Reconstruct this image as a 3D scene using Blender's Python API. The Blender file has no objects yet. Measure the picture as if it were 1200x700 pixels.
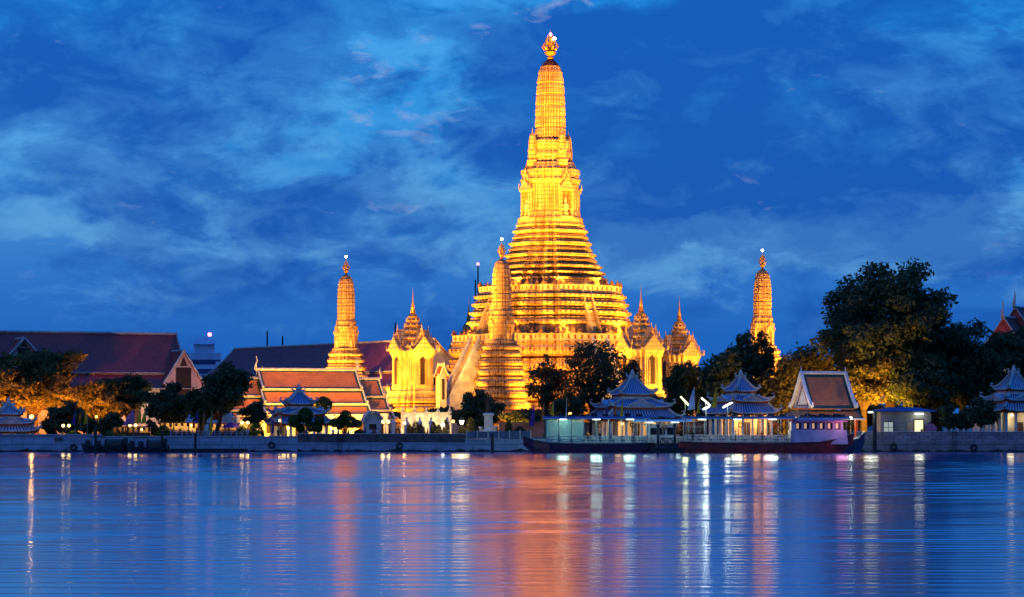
import bpy, bmesh, math, random
import numpy as np
from mathutils import Vector, Matrix
random.seed(7)
C = bpy.context.scene.collection
SC = bpy.context.scene
FP = 3016.0          # focal length in pixels of the 1200 px wide photograph
HZ = 492.0           # horizon row
EYE = 5.0            # eye height over the water
def S(Y): return FP / Y
def PX(px, Y): return (px - 600.0) / FP * Y
def PZ(py, Y): return EYE + (HZ - py) / FP * Y
R = math.radians

# ------------------------------------------------------------------ camera
cd = bpy.data.cameras.new('camera'); cam = bpy.data.objects.new('camera', cd); C.objects.link(cam)
cam.location = (0, 0, EYE); cam.rotation_euler = (R(90), 0, 0)
cd.sensor_width = 36; cd.lens = 36 * FP / 1200; cd.shift_y = (HZ - 350) / 1200
cd.clip_start = 0.5; cd.clip_end = 20000
SC.camera = cam
SC.view_settings.view_transform = 'Standard'; SC.view_settings.look = 'None'
SC.view_settings.exposure = 0; SC.view_settings.gamma = 1
SC.cycles.use_denoising = True
SC.cycles.max_bounces = 5; SC.cycles.diffuse_bounces = 2; SC.cycles.glossy_bounces = 3
SC.cycles.transmission_bounces = 3; SC.cycles.transparent_max_bounces = 6
SC.cycles.sample_clamp_indirect = 4; SC.cycles.caustics_reflective = False; SC.cycles.caustics_refractive = False

def lin(h):
    h = h.lstrip('#'); o = []
    for i in (0, 2, 4):
        c = int(h[i:i+2], 16) / 255
        o.append(c / 12.92 if c <= .04045 else ((c + .055) / 1.055) ** 2.4)
    return (*o, 1)

# ------------------------------------------------------------------ world: dusk sky with banks of cloud
W = bpy.data.worlds.new("World"); SC.world = W; W.use_nodes = True
nt = W.node_tree; nt.nodes.clear(); L = nt.links.new
def nd(t, **k):
    n = nt.nodes.new(t)
    for a, b in k.items(): setattr(n, a, b)
    return n
out = nd('ShaderNodeOutputWorld'); bg = nd('ShaderNodeBackground'); L(bg.outputs[0], out.inputs[0])
sky = nd('ShaderNodeTexSky', sky_type='NISHITA'); sky.sun_disc = False
sky.sun_elevation = R(-3.0); sky.sun_rotation = R(300)
tc = nd('ShaderNodeTexCoord'); sep = nd('ShaderNodeSeparateXYZ'); L(tc.outputs['Generated'], sep.inputs[0])
def ramp(fac, stops, interp='LINEAR'):
    r = nd('ShaderNodeValToRGB'); r.color_ramp.interpolation = interp
    el = r.color_ramp.elements
    while len(el) > 1: el.remove(el[-1])
    for i, (p, c) in enumerate(stops):
        e = el[0] if i == 0 else el.new(p)
        e.position = p; e.color = c if isinstance(c, tuple) else lin(c)
    L(fac, r.inputs[0]); return r.outputs[0]
def math_(op, a, b=None, cl=False):
    m = nd('ShaderNodeMath', operation=op); m.use_clamp = cl
    for i, v in enumerate((a, b)):
        if v is None: continue
        if isinstance(v, (int, float)): m.inputs[i].default_value = v
        else: L(v, m.inputs[i])
    return m.outputs[0]
def mixc(f, a, b):
    m = nd('ShaderNodeMix', data_type='RGBA'); 
    for i, v in ((0, f), (6, a), (7, b)):
        if isinstance(v, (int, float)): m.inputs[i].default_value = v
        elif isinstance(v, tuple): m.inputs[i].default_value = v
        else: L(v, m.inputs[i])
    return m.outputs[2]
def cloud_noise(sx, sz, loc, scale, detail, rough, dist=0.0):
    mp = nd('ShaderNodeMapping'); L(tc.outputs['Generated'], mp.inputs[0])
    mp.inputs['Location'].default_value = loc; mp.inputs['Scale'].default_value = (sx, sx, sz)
    n = nd('ShaderNodeTexNoise'); n.inputs['Scale'].default_value = scale; n.inputs['Detail'].default_value = detail
    n.inputs['Roughness'].default_value = rough; n.inputs['Distortion'].default_value = dist
    L(mp.outputs[0], n.inputs['Vector']); return n.outputs['Fac']
G = lambda v: (v, v, v, 1)
el4 = math_('MULTIPLY', sep.outputs[2], 4.0, True)        # 0..0.25 of height -> 0..1
base = ramp(el4, [(0.0, '#1c60b6'), (.12, '#1a64be'), (.20, '#2670c6'), (.31, '#3a86d0'), (.45, '#3192de'), (.64, '#2290e6'), (.85, '#1664bc'), (1.0, '#114e9e')])
wob = nd('ShaderNodeTexNoise'); wob.inputs['Scale'].default_value = 1; wob.inputs['Detail'].default_value = 7; wob.inputs['Roughness'].default_value = .62
wmp = nd('ShaderNodeMapping'); wmp.inputs['Scale'].default_value = (20, 20, 36); L(tc.outputs['Generated'], wmp.inputs[0]); L(wmp.outputs[0], wob.inputs['Vector'])
wsub = nd('ShaderNodeVectorMath', operation='SUBTRACT'); L(wob.outputs['Color'], wsub.inputs[0]); wsub.inputs[1].default_value = (.5, .5, .5)
wsc = nd('ShaderNodeVectorMath', operation='MULTIPLY'); L(wsub.outputs[0], wsc.inputs[0]); wsc.inputs[1].default_value = (.11, 0, .045)
wdir = nd('ShaderNodeVectorMath', operation='ADD'); L(tc.outputs['Generated'], wdir.inputs[0]); L(wsc.outputs[0], wdir.inputs[1])
def bank(az, el, ra, re_, amt, tilt=0):
    """a bank of cloud at an azimuth and height of the sky (tangents), its edge torn by the noise above"""
    mp = nd('ShaderNodeMapping', vector_type='TEXTURE'); mp.inputs['Location'].default_value = (az, 0, el); mp.inputs['Rotation'].default_value = (0, tilt, 0); mp.inputs['Scale'].default_value = (ra, 1e6, re_)
    L(wdir.outputs[0], mp.inputs[0]); g_ = nd('ShaderNodeTexGradient', gradient_type='SPHERICAL'); L(mp.outputs[0], g_.inputs[0])
    return math_('MULTIPLY', math_('POWER', g_.outputs['Fac'], .7), amt*.95)
def banks(lst):
    acc = None
    for v in lst:
        o = bank(*v); acc = o if acc is None else math_('ADD', acc, o)
    return acc
front = math_('GREATER_THAN', sep.outputs[1], 0.0)
n1 = cloud_noise(8.0, 17.0, (3.1, 0.7, 1.35), 2.2, 10, .62, .3)
n2 = cloud_noise(14.0, 30.0, (1.3, 4.0, 2.2), 2.0, 10, .64, .5)
n3 = cloud_noise(18.0, 46.0, (7.3, 1.0, 0.4), 2.4, 9, .62, .6)
DK = banks([(-.165, .142, .12, .050, 1.3), (-.06, .165, .08, .022, .7), (-.135, .085, .095, .018, 1.0, .05), (-.04, .080, .06, .018, .6), (.075, .112, .13, .052, 1.5, .12), (.125, .150, .09, .022, .9), (.13, .083, .085, .022, 1.0, -.05), (.185, .118, .06, .026, 1.0), (.055, .072, .04, .010, .9), (.19, .066, .05, .012, 1.1), (-.07, .062, .15, .010, .7), (.03, .14, .07, .03, .6)])
LT = banks([(-.06, .150, .08, .03, 1.0), (-.02, .10, .05, .03, .6), (-.09, .135, .055, .024, 1.0), (-.115, .108, .09, .020, 1.0), (-.185, .095, .07, .018, .9), (-.07, .088, .12, .014, .8), (-.20, .075, .10, .012, 1.3), (-.10, .066, .12, .010, 1.0), (.155, .135, .08, .022, .9, .1), (.18, .102, .05, .012, .9), (.06, .064, .10, .018, 1.5), (.15, .074, .09, .014, 1.5), (.20, .045, .06, .010, .9), (0, .15, .06, .02, .5), (-.02, .165, .10, .010, .7)])
PK = banks([(-.032, .117, .034, .012, .62), (-.05, .137, .026, .012, .5), (-.04, .085, .045, .005, .6, .12), (-.13, .082, .04, .008, .35), (.02, .162, .03, .006, .6, -.2), (.055, .125, .02, .003, .4), (.118, .121, .022, .003, .5), (-.095, .162, .02, .01, .4), (.175, .058, .05, .006, .4), (-.015, .150, .02, .006, .5)])
nn = math_('SUBTRACT', n1, .50); dkf = math_('ADD', math_('MULTIPLY', DK, front), math_('MULTIPLY', nn, 4.0))
dark = ramp(dkf, [(.0, G(0)), (.5, G(.75)), (1, G(1))])
c1 = mixc(dark, base, ramp(el4, [(0, '#1853a8'), (.25, '#155ab4'), (.66, '#105cbc'), (1, '#0c4694')]))
l2 = math_('ADD', math_('MULTIPLY', LT, front), math_('MULTIPLY', math_('SUBTRACT', n2, .53), 5.0))
lite = ramp(l2, [(.0, G(0)), (1, G(.75))]); lite = math_('MULTIPLY', lite, ramp(el4, [(.11, G(0)), (.2, G(.95)), (.5, G(1))])); lite = math_('MULTIPLY', lite, math_('SUBTRACT', 1.0, math_('MULTIPLY', dark, .66)))
c2 = mixc(lite, c1, ramp(el4, [(0, '#5f9ad2'), (.35, '#5ea6de'), (.66, '#3fa6ee'), (.9, '#226fc0'), (1, '#1a5cac')]))
p2 = math_('ADD', math_('MULTIPLY', PK, front), math_('MULTIPLY', math_('SUBTRACT', n3, .56), 2.6))
wisp = ramp(p2, [(.25, G(0)), (.85, G(.65))])
wisp = math_('MULTIPLY', wisp, ramp(el4, [(.16, G(0)), (.3, G(.75)), (.6, G(1))]))
c4 = mixc(wisp, c2, lin('#a6b2da'))
zen = nd('ShaderNodeMapRange'); L(sep.outputs[2], zen.inputs[0]); zen.inputs[1].default_value = .40; zen.inputs[2].default_value = .75; zen.inputs[3].default_value = 1.0; zen.inputs[4].default_value = 3.4  # overhead sky, out of view, is brightened to raise the ambient fill
zm = nd('ShaderNodeVectorMath', operation='SCALE'); L(c4, zm.inputs[0]); L(zen.outputs[0], zm.inputs['Scale']); c4 = zm.outputs[0]
add = nd('ShaderNodeMix', data_type='RGBA', blend_type='ADD'); add.inputs[0].default_value = 0.02
L(c4, add.inputs[6]); L(sky.outputs[0], add.inputs[7])
L(add.outputs[2], bg.inputs[0]); bg.inputs[1].default_value = 1.0

# the last glow of the sun below the horizon
sl = bpy.data.lights.new('dusk_sun', 'SUN'); sl.energy = 0.12; sl.angle = R(20); sl.color = (1, .78, .72)
so = bpy.data.objects.new('dusk_sun', sl); C.objects.link(so); so.rotation_euler = (R(72), 0, R(-35))

# ------------------------------------------------------------------ helpers
class MB:
    """collects faces; build() links them as one mesh object"""
    def __init__(s): s.v = []; s.f = []; s.m = []; s.uv = []
    def add(s, vs, fs, mi=0, uvs=None):
        o = len(s.v); s.v += [tuple(p) for p in vs]
        for i, f in enumerate(fs):
            s.f.append([o + k for k in f]); s.m.append(mi); s.uv.append(uvs[i] if uvs else None)
        return s
    def box(s, x0, x1, y0, y1, z0, z1, mi=0, rz=0, c=(0, 0)):
        vs = [(x, y, z) for z in (z0, z1) for y in (y0, y1) for x in (x0, x1)]
        if rz:
            ca, sa = math.cos(rz), math.sin(rz)
            vs = [(c[0] + (x-c[0])*ca - (y-c[1])*sa, c[1] + (x-c[0])*sa + (y-c[1])*ca, z) for x, y, z in vs]
        return s.add(vs, [(0,2,3,1), (4,5,7,6), (0,1,5,4), (2,6,7,3), (0,4,6,2), (1,3,7,5)], mi)
    def tube(s, pts, rad, n=6, mi=0, cap=True):
        pts = [Vector(p) for p in pts]; k = len(pts)
        if isinstance(rad, (int, float)): rad = [rad]*k
        rings = []
        for i, p in enumerate(pts):
            d = (pts[min(i+1, k-1)] - pts[max(i-1, 0)])
            d = d.normalized() if d.length > 1e-9 else Vector((0, 0, 1))
            a = Vector((0, 0, 1)) if abs(d.z) < .9 else Vector((1, 0, 0))
            u = d.cross(a).normalized(); w = d.cross(u)
            rings.append([p + (u*math.cos(2*math.pi*j/n) + w*math.sin(2*math.pi*j/n))*rad[i] for j in range(n)])
        return s.loft(rings, mi, cap, cap)
    def loft(s, rings, mi=0, cb=True, ct=True, uv=None):
        n = len(rings[0]); vs = [p for r in rings for p in r]; fs = []; uvs = []
        for i in range(len(rings)-1):
            for j in range(n):
                a = i*n+j; b = i*n+(j+1) % n
                pa, pb, pc, pd = vs[a], vs[b], vs[b+n], vs[a+n]
                fs.append((a, b, b+n, a+n))
                if uv: uvs.append([(uv[j][0], pa[2]), (uv[j][1], pb[2]), (uv[j][1], pc[2]), (uv[j][0], pd[2])])
                else: uvs.append(None)
        if cb: fs.append(tuple(range(n))[::-1]); uvs.append(None)
        if ct: fs.append(tuple(range((len(rings)-1)*n, len(rings)*n))); uvs.append(None)
        return s.add(vs, fs, mi, uvs)
    def lathe(s, prof, n=12, c=(0, 0, 0), mi=0, sq=None):
        rings = [[(c[0]+r*math.cos(2*math.pi*(j+.5)/n)*(sq or 1), c[1]+r*math.sin(2*math.pi*(j+.5)/n), c[2]+z) for j in range(n)] for r, z in prof]
        return s.loft(rings, mi)
    def ball(s, c, r, n=12, mi=0, sz=1.0, wob=0):
        pr = []
        for i in range(n//2+1):
            t = -math.pi/2 + math.pi*i/(n//2); pr.append((max(.001, r*math.cos(t)), r*sz*math.sin(t)))
        return s.lathe(pr, n, c, mi)
    def prism(s, poly, a, b, ax='y', mi=0):
        """polygon in a plane, thickness a..b along ax"""
        def P(p, t): return {'y': (p[0], t, p[1]), 'x': (t, p[0], p[1]), 'z': (p[0], p[1], t)}[ax]
        n = len(poly); vs = [P(p, a) for p in poly] + [P(p, b) for p in poly]
        fs = [tuple(range(n)), tuple(range(2*n-1, n-1, -1))] + [(i, i+n, (i+1) % n+n, (i+1) % n) for i in range(n)]
        return s.add(vs, fs, mi)
    def sheet(s, grid, th=0.0, mi=0, uvs=1.0):
        """grid[i][j] of points -> surface with metre UVs (along row, along column)"""
        nr, nc = len(grid), len(grid[0]); vs = [Vector(p) for r in grid for p in r]; fs = []; us = []
        U = [0.0]; V = [0.0]
        gl = max((grid[0], grid[-1]), key=lambda r_: (Vector(r_[0])-Vector(r_[-1])).length)
        for j in range(1, nc): U.append(U[-1] + (Vector(gl[j])-Vector(gl[j-1])).length)
        for i in range(1, nr): V.append(V[-1] + (Vector(grid[i][nc//2])-Vector(grid[i-1][nc//2])).length)
        for i in range(nr-1):
            for j in range(nc-1):
                a = i*nc+j; fs.append((a, a+1, a+nc+1, a+nc)); us.append([(U[j], V[i]), (U[j+1], V[i]), (U[j+1], V[i+1]), (U[j], V[i+1])])
        s.add(vs, fs, mi, us)
        if th:
            lo = [p - Vector((0, 0, th)) for p in vs]
            s.add(lo, [f[::-1] for f in fs], mi, [u[::-1] for u in us])
            bd = [(0, j) for j in range(nc)] + [(i, nc-1) for i in range(1, nr)] + [(nr-1, j) for j in range(nc-2, -1, -1)] + [(i, 0) for i in range(nr-2, 0, -1)]
            idx = [i*nc+j for i, j in bd]; n = len(idx)
            s.add([vs[k] for k in idx] + [lo[k] for k in idx], [(i+n, (i+1) % n+n, (i+1) % n, i) for i in range(n)], mi)
        return s
    def build(s, name, mats, parent=None, smooth=False, loc=None, rz=0, uv=False):
        me = bpy.data.meshes.new(name); me.from_pydata(s.v, [], s.f)
        for m in (mats if isinstance(mats, (list, tuple)) else [mats]): me.materials.append(m)
        me.polygons.foreach_set('material_index', s.m)
        if uv or any(u for u in s.uv) or any(m.name.split('.')[0] in ('porcelain_stucco', 'carved_stucco') for m in me.materials):
            lay = me.uv_layers.new(name='uv'); flat = []
            for f, u in zip(s.f, s.uv):
                for k in range(len(f)): flat += list(u[k]) if u else [s.v[f[k]][0]+s.v[f[k]][1], s.v[f[k]][2]]
            lay.data.foreach_set('uv', flat)
        if smooth: me.polygons.foreach_set('use_smooth', [True]*len(me.polygons))
        me.update()
        o = bpy.data.objects.new(name, me); C.objects.link(o)
        if parent is not None: o.parent = parent
        if loc is not None: o.location = loc
        if rz: o.rotation_euler.z = rz
        return o

def tag(o, label=None, cat=None, group=None, kind=None):
    if label: o['label'] = label
    if cat: o['category'] = cat
    if group: o['group'] = group
    if kind: o['kind'] = kind
    return o
def thing(name, label, cat, loc=(0, 0, 0), rz=0.0, group=None):
    o = bpy.data.objects.new(name, None); C.objects.link(o); o.location = loc; o.rotation_euler = (0, 0, rz)
    o.empty_display_size = .3
    return tag(o, label, cat, group)
def copy_tree(o, parent=None):
    c = o.copy(); C.objects.link(c); c.parent = parent
    for ch in list(o.children): copy_tree(ch, c)
    return c
def copy_thing(o, loc, rz=0.0, label=None, scale=None, group=None):
    c = copy_tree(o); c.location = loc; c.rotation_euler = (0, 0, rz)
    if label: c['label'] = label
    if group: c['group'] = group
    if scale: c.scale = scale if isinstance(scale, tuple) else (scale,)*3
    return c
def again(o, parent, loc, rz=0.0, scale=None):
    """one more of a part, under the same thing"""
    c = copy_tree(o, parent); c.location = loc; c.rotation_euler = (0, 0, rz)
    if scale: c.scale = scale if isinstance(scale, tuple) else (scale,)*3
    return c

# ------------------------------------------------------------------ materials
def mat(name, col, col2=None, scale=1.0, rough=.7, bump=0.0, bscale=None, metal=0.0, coord='Object', contrast=(.35, .65), detail=6, spec=.4, stretch=(1, 1, 1)):
    m = bpy.data.materials.new(name); m.use_nodes = True; t = m.node_tree; b = t.nodes['Principled BSDF']
    b.inputs['Roughness'].default_value = rough; b.inputs['Metallic'].default_value = metal; b.inputs['Specular IOR Level'].default_value = spec
    c1 = lin(col) if isinstance(col, str) else (*col, 1)
    c2 = lin(col2) if isinstance(col2, str) else ((*col2, 1) if col2 else tuple(x*.7 for x in c1[:3]) + (1,))
    x = t.nodes.new('ShaderNodeTexCoord'); mp = t.nodes.new('ShaderNodeMapping'); mp.inputs['Scale'].default_value = stretch
    t.links.new(x.outputs[coord], mp.inputs[0])
    n = t.nodes.new('ShaderNodeTexNoise'); n.inputs['Scale'].default_value = scale; n.inputs['Detail'].default_value = detail; n.inputs['Roughness'].default_value = .6
    t.links.new(mp.outputs[0], n.inputs['Vector'])
    r = t.nodes.new('ShaderNodeValToRGB'); e = r.color_ramp.elements
    e[0].position, e[1].position = contrast; e[0].color = c1; e[1].color = c2
    t.links.new(n.outputs['Fac'], r.inputs[0]); t.links.new(r.outputs[0], b.inputs['Base Color'])
    if bump:
        n2 = t.nodes.new('ShaderNodeTexNoise'); n2.inputs['Scale'].default_value = bscale or scale*4; n2.inputs['Detail'].default_value = 4
        t.links.new(mp.outputs[0], n2.inputs['Vector'])
        bp = t.nodes.new('ShaderNodeBump'); bp.inputs['Strength'].default_value = 1; bp.inputs['Distance'].default_value = bump
        t.links.new(n2.outputs['Fac'], bp.inputs['Height']); t.links.new(bp.outputs[0], b.inputs['Normal'])
    return m
def emit(name, col, strength):
    m = bpy.data.materials.new(name); m.use_nodes = True; b = m.node_tree.nodes['Principled BSDF']
    c = lin(col) if isinstance(col, str) else (*col, 1)
    b.inputs['Base Color'].default_value = c; b.inputs['Emission Color'].default_value = c; b.inputs['Emission Strength'].default_value = strength
    return m
def uvmat(name, col, line, kind='BRICK', sx=1.0, sy=1.0, rough=.6, bump=.03, noise=.3, mortar=.04, col2=None, offset=.5):
    """tile / brick / ribbed surfaces laid out in metres of UV"""
    m = bpy.data.materials.new(name); m.use_nodes = True; t = m.node_tree; b = t.nodes['Principled BSDF']; b.inputs['Roughness'].default_value = rough
    u = t.nodes.new('ShaderNodeUVMap'); mp = t.nodes.new('ShaderNodeMapping'); t.links.new(u.outputs[0], mp.inputs[0])
    mp.inputs['Scale'].default_value = (1/sx, 1/sy, 1); mp.inputs['Location'].default_value = (0, .5 if sy > 10 else 0, 0)
    k = t.nodes.new('ShaderNodeTexBrick'); k.inputs['Scale'].default_value = 1; k.inputs['Brick Width'].default_value = 1; k.inputs['Row Height'].default_value = 1
    k.inputs['Mortar Size'].default_value = mortar; k.inputs['Mortar Smooth'].default_value = .3; k.offset = offset
    a = lin(col); a2 = lin(col2) if col2 else tuple(x*.75 for x in a[:3]) + (1,)
    k.inputs['Color1'].default_value = a; k.inputs['Color2'].default_value = a2; k.inputs['Mortar'].default_value = lin(line)
    t.links.new(mp.outputs[0], k.inputs['Vector'])
    x = t.nodes.new('ShaderNodeTexCoord'); n = t.nodes.new('ShaderNodeTexNoise'); n.inputs['Scale'].default_value = .6; n.inputs['Detail'].default_value = 8
    t.links.new(x.outputs['Object'], n.inputs['Vector'])
    r = t.nodes.new('ShaderNodeValToRGB'); r.color_ramp.elements[0].position = .3; r.color_ramp.elements[1].position = .75
    lo = 1-noise; r.color_ramp.elements[0].color = (lo, lo, lo, 1)
    mx = t.nodes.new('ShaderNodeMix'); mx.data_type = 'RGBA'; mx.blend_type = 'MULTIPLY'; mx.inputs[0].default_value = 1
    t.links.new(n.outputs['Fac'], r.inputs[0]); t.links.new(k.outputs['Color'], mx.inputs[6]); t.links.new(r.outputs[0], mx.inputs[7])
    t.links.new(mx.outputs[2], b.inputs['Base Color'])
    if bump:
        bp = t.nodes.new('ShaderNodeBump'); bp.inputs['Strength'].default_value = 1; bp.inputs['Distance'].default_value = bump; bp.invert = True
        t.links.new(k.outputs['Fac'], bp.inputs['Height']); t.links.new(bp.outputs[0], b.inputs['Normal'])
    return m
def ornament(name, col, dark, cell=.8, rough=.5):
    """stucco set with courses of porcelain pieces (UV in metres), worn patches, fine relief"""
    m = bpy.data.materials.new(name); m.use_nodes = True; t = m.node_tree; b = t.nodes['Principled BSDF']; b.inputs['Roughness'].default_value = rough
    x = t.nodes.new('ShaderNodeTexCoord'); u = t.nodes.new('ShaderNodeUVMap')
    k = t.nodes.new('ShaderNodeTexBrick'); k.inputs['Scale'].default_value = 1; k.inputs['Brick Width'].default_value = cell; k.inputs['Row Height'].default_value = cell*1.25; k.inputs['Mortar Size'].default_value = .065; k.inputs['Mortar Smooth'].default_value = .4; k.offset = 0
    A, D = lin(col), lin(dark); k.inputs['Color1'].default_value = A; k.inputs['Color2'].default_value = tuple(p*.72+q*.28 for p, q in zip(A, D)); k.inputs['Mortar'].default_value = D
    t.links.new(u.outputs[0], k.inputs['Vector'])
    n = t.nodes.new('ShaderNodeTexNoise'); n.inputs['Scale'].default_value = .35; n.inputs['Detail'].default_value = 8; t.links.new(x.outputs['Object'], n.inputs['Vector'])
    r2 = t.nodes.new('ShaderNodeValToRGB'); e = r2.color_ramp.elements; e[0].position = .3; e[1].position = .65; e[0].color = (.66, .58, .5, 1); e[1].color = (1, 1, 1, 1)
    t.links.new(n.outputs['Fac'], r2.inputs[0])
    mx = t.nodes.new('ShaderNodeMix'); mx.data_type = 'RGBA'; mx.blend_type = 'MULTIPLY'; mx.inputs[0].default_value = 1
    t.links.new(k.outputs['Color'], mx.inputs[6]); t.links.new(r2.outputs[0], mx.inputs[7]); t.links.new(mx.outputs[2], b.inputs['Base Color'])
    bp = t.nodes.new('ShaderNodeBump'); bp.inputs['Distance'].default_value = .06; bp.inputs['Strength'].default_value = .8; bp.invert = True
    t.links.new(k.outputs['Fac'], bp.inputs['Height']); t.links.new(bp.outputs[0], b.inputs['Normal'])
    return m
def leafmat(name, a, b_, trans=.3):
    m = bpy.data.materials.new(name); m.use_nodes = True; t = m.node_tree; t.nodes.clear()
    o = t.nodes.new('ShaderNodeOutputMaterial'); d = t.nodes.new('ShaderNodeBsdfDiffuse'); tr = t.nodes.new('ShaderNodeBsdfTranslucent'); mx = t.nodes.new('ShaderNodeMixShader')
    mx.inputs[0].default_value = trans
    x = t.nodes.new('ShaderNodeTexCoord'); n = t.nodes.new('ShaderNodeTexNoise'); n.inputs['Scale'].default_value = .9; n.inputs['Detail'].default_value = 7
    t.links.new(x.outputs['Object'], n.inputs['Vector'])
    r = t.nodes.new('ShaderNodeValToRGB'); e = r.color_ramp.elements; e[0].position = .35; e[1].position = .68; e[0].color = (*a, 1); e[1].color = (*b_, 1)
    t.links.new(n.outputs['Fac'], r.inputs[0])
    for s_ in (d, tr): t.links.new(r.outputs[0], s_.inputs[0])
    t.links.new(d.outputs[0], mx.inputs[1]); t.links.new(tr.outputs[0], mx.inputs[2]); t.links.new(mx.outputs[0], o.inputs[0])
    return m
def glassmat(name, col, alpha):
    m = bpy.data.materials.new(name); m.use_nodes = True; b = m.node_tree.nodes['Principled BSDF']
    b.inputs['Base Color'].default_value = lin(col); b.inputs['Roughness'].default_value = .15; b.inputs['Alpha'].default_value = alpha
    return m

M = {}
M['gold'] = ornament('porcelain_stucco', '#d9b677', '#7e4e1e', .9)
M['gold2'] = ornament('carved_stucco', '#dbb878', '#8e5a26', .62)
M['goldplain'] = mat('pale_stucco', '#dcc184', '#b8904e', .5, .6, .02, 3)
M['groove_shade'] = mat('umber_groove_shade', '#8e5420', '#5e3010', .9, .7)  # dark tone standing in for shade in recesses, ledges and rib gaps
M['goldred'] = mat('red_brown_ledge', '#7a3a20', '#4a2012', .8, .7)
M['goldmetal'] = mat('gilt_metal', '#d9a441', '#a8711c', 1.5, .35, metal=.6)
M['figure'] = mat('dark_glazed_figure', '#a06a38', '#5a3424', 1.2, .45)
M['redniche'] = mat('red_niche', '#6e1710', '#3f0d08', 1, .6)
M['darkdoor'] = mat('dark_wood_door', '#3b2414', '#24150b', 1.5, .6)
M['white'] = mat('white_plaster', '#d8d4cc', '#aeaaa2', .7, .7, .01)
M['cream'] = mat('cream_plaster', '#d2c6ac', '#a99d84', .6, .75, .01)
M['ridge'] = mat('white_ridge', '#c2bcb0', '#94908a', 1.2, .6)
M['orange_tile'] = uvmat('orange_glazed_tile', '#dc801e', '#84420a', sx=.34, sy=.4, rough=.45, mortar=.10)
M['green_tile'] = uvmat('green_glazed_tile', '#1d4634', '#0d2219', sx=.34, sy=.4, rough=.4, mortar=.08)
M['maroon_tile'] = uvmat('maroon_tile', '#c23c30', '#661a14', sx=.4, sy=.5, rough=.6, mortar=.10, noise=.4)
M['purple_tile'] = uvmat('dark_red_tile', '#a83c3c', '#561c1e', sx=.4, sy=.5, rough=.6, mortar=.10, noise=.4)
M['brown_tile'] = uvmat('brown_tile', '#cc7c3c', '#844a20', sx=.34, sy=.4, rough=.5, mortar=.10)
M['ribbed'] = uvmat('ribbed_chinese_tile', '#57607c', '#b4b7c6', sx=.56, sy=30, rough=.5, mortar=.26, noise=.25, offset=0, bump=.06)
M['ribbed_blue'] = uvmat('ribbed_blue_tile', '#3d5688', '#93a4c8', sx=.56, sy=30, rough=.5, mortar=.24, noise=.25, offset=0, bump=.06)
M['fascia'] = mat('red_ochre_fascia', '#b2532a', '#7e3216', 1.4, .6)
M['wood'] = mat('dark_wood', '#4a2d1a', '#2a180d', 1.5, .6)
M['steel'] = mat('painted_steel', '#8a9096', '#5f656b', 2, .4, metal=.3)
M['darksteel'] = mat('dark_steel', '#2b2f36', '#17191d', 2, .45)
M['black'] = mat('tarred_hull', '#1a1614', '#0c0a09', 1.2, .6)
M['concrete'] = mat('wet_concrete', '#8f8c88', '#4e4c4b', .5, .8, .03, 2, stretch=(.5, 1, 2))
M['stone'] = mat('monument_stone', '#d6d2c4', '#aaa698', .8, .7)
M['bronze'] = mat('dark_bronze', '#3e3428', '#211a13', 2, .4, metal=.5)
M['skin'] = mat('skin', '#9b6a4a', '#8a5a3c', 4, .6)
M['hair'] = mat('black_hair', '#141010', '#0a0808', 6, .6)
M['bark'] = mat('bark', '#4d3a28', '#2c2016', 1.5, .9, .05, 6)
M['purple'] = mat('purple_cloth', '#5a2a8c', '#3a1a66', .8, .8)
M['yellow'] = mat('yellow_cloth', '#d8b21e', '#a88410', .8, .8)
M['orange'] = mat('orange_cloth', '#cc6a1a', '#a04c10', .8, .8)
M['whitecloth'] = mat('white_cloth', '#d8d8dc', '#b4b4bc', .8, .8)
M['pinkcloth'] = mat('pink_cloth', '#c87898', '#a05878', .8, .8)
M['warm'] = emit('warm_lamp', (1, .62, .2), 7)
M['white_lamp'] = emit('white_lamp', (.9, 1, .84), 5)
M['green_lamp'] = emit('green_tinted_tube', (.8, 1, .4), 3.5)
M['red_lamp'] = emit('red_lamp', (1, .12, .2), 10)
M['star'] = emit('spire_lamp', (1, .95, .9), 25)
M['leaf'] = leafmat('leaf_green', (.05, .07, .028), (.11, .12, .055))
M['leafdark'] = leafmat('leaf_dark', (.050, .066, .030), (.115, .13, .065))
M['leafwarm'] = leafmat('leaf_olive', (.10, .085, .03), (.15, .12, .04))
M['topiary'] = leafmat('topiary_green', (.04, .08, .02), (.08, .13, .035))

def point(parent, loc, col, energy, r=None):
    r = r or min(1.3, max(.2, (energy/150)**.5))
    l = bpy.data.lights.new('lamp_light', 'POINT'); l.energy = energy; l.color = col; l.shadow_soft_size = r
    o = bpy.data.objects.new('lamp_light', l); C.objects.link(o); o.parent = parent; o.location = loc; return o
def spot(parent, loc, target, col, energy, ang=70, blend=.6, r=.4):
    l = bpy.data.lights.new('flood_light', 'SPOT'); l.energy = energy; l.color = col; l.spot_size = R(ang); l.spot_blend = blend; l.shadow_soft_size = r
    o = bpy.data.objects.new('flood_light', l); C.objects.link(o); o.parent = parent; o.location = loc
    o.rotation_euler = (Vector(target)-Vector(loc)).to_track_quat('-Z', 'Y').to_euler(); return o

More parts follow.
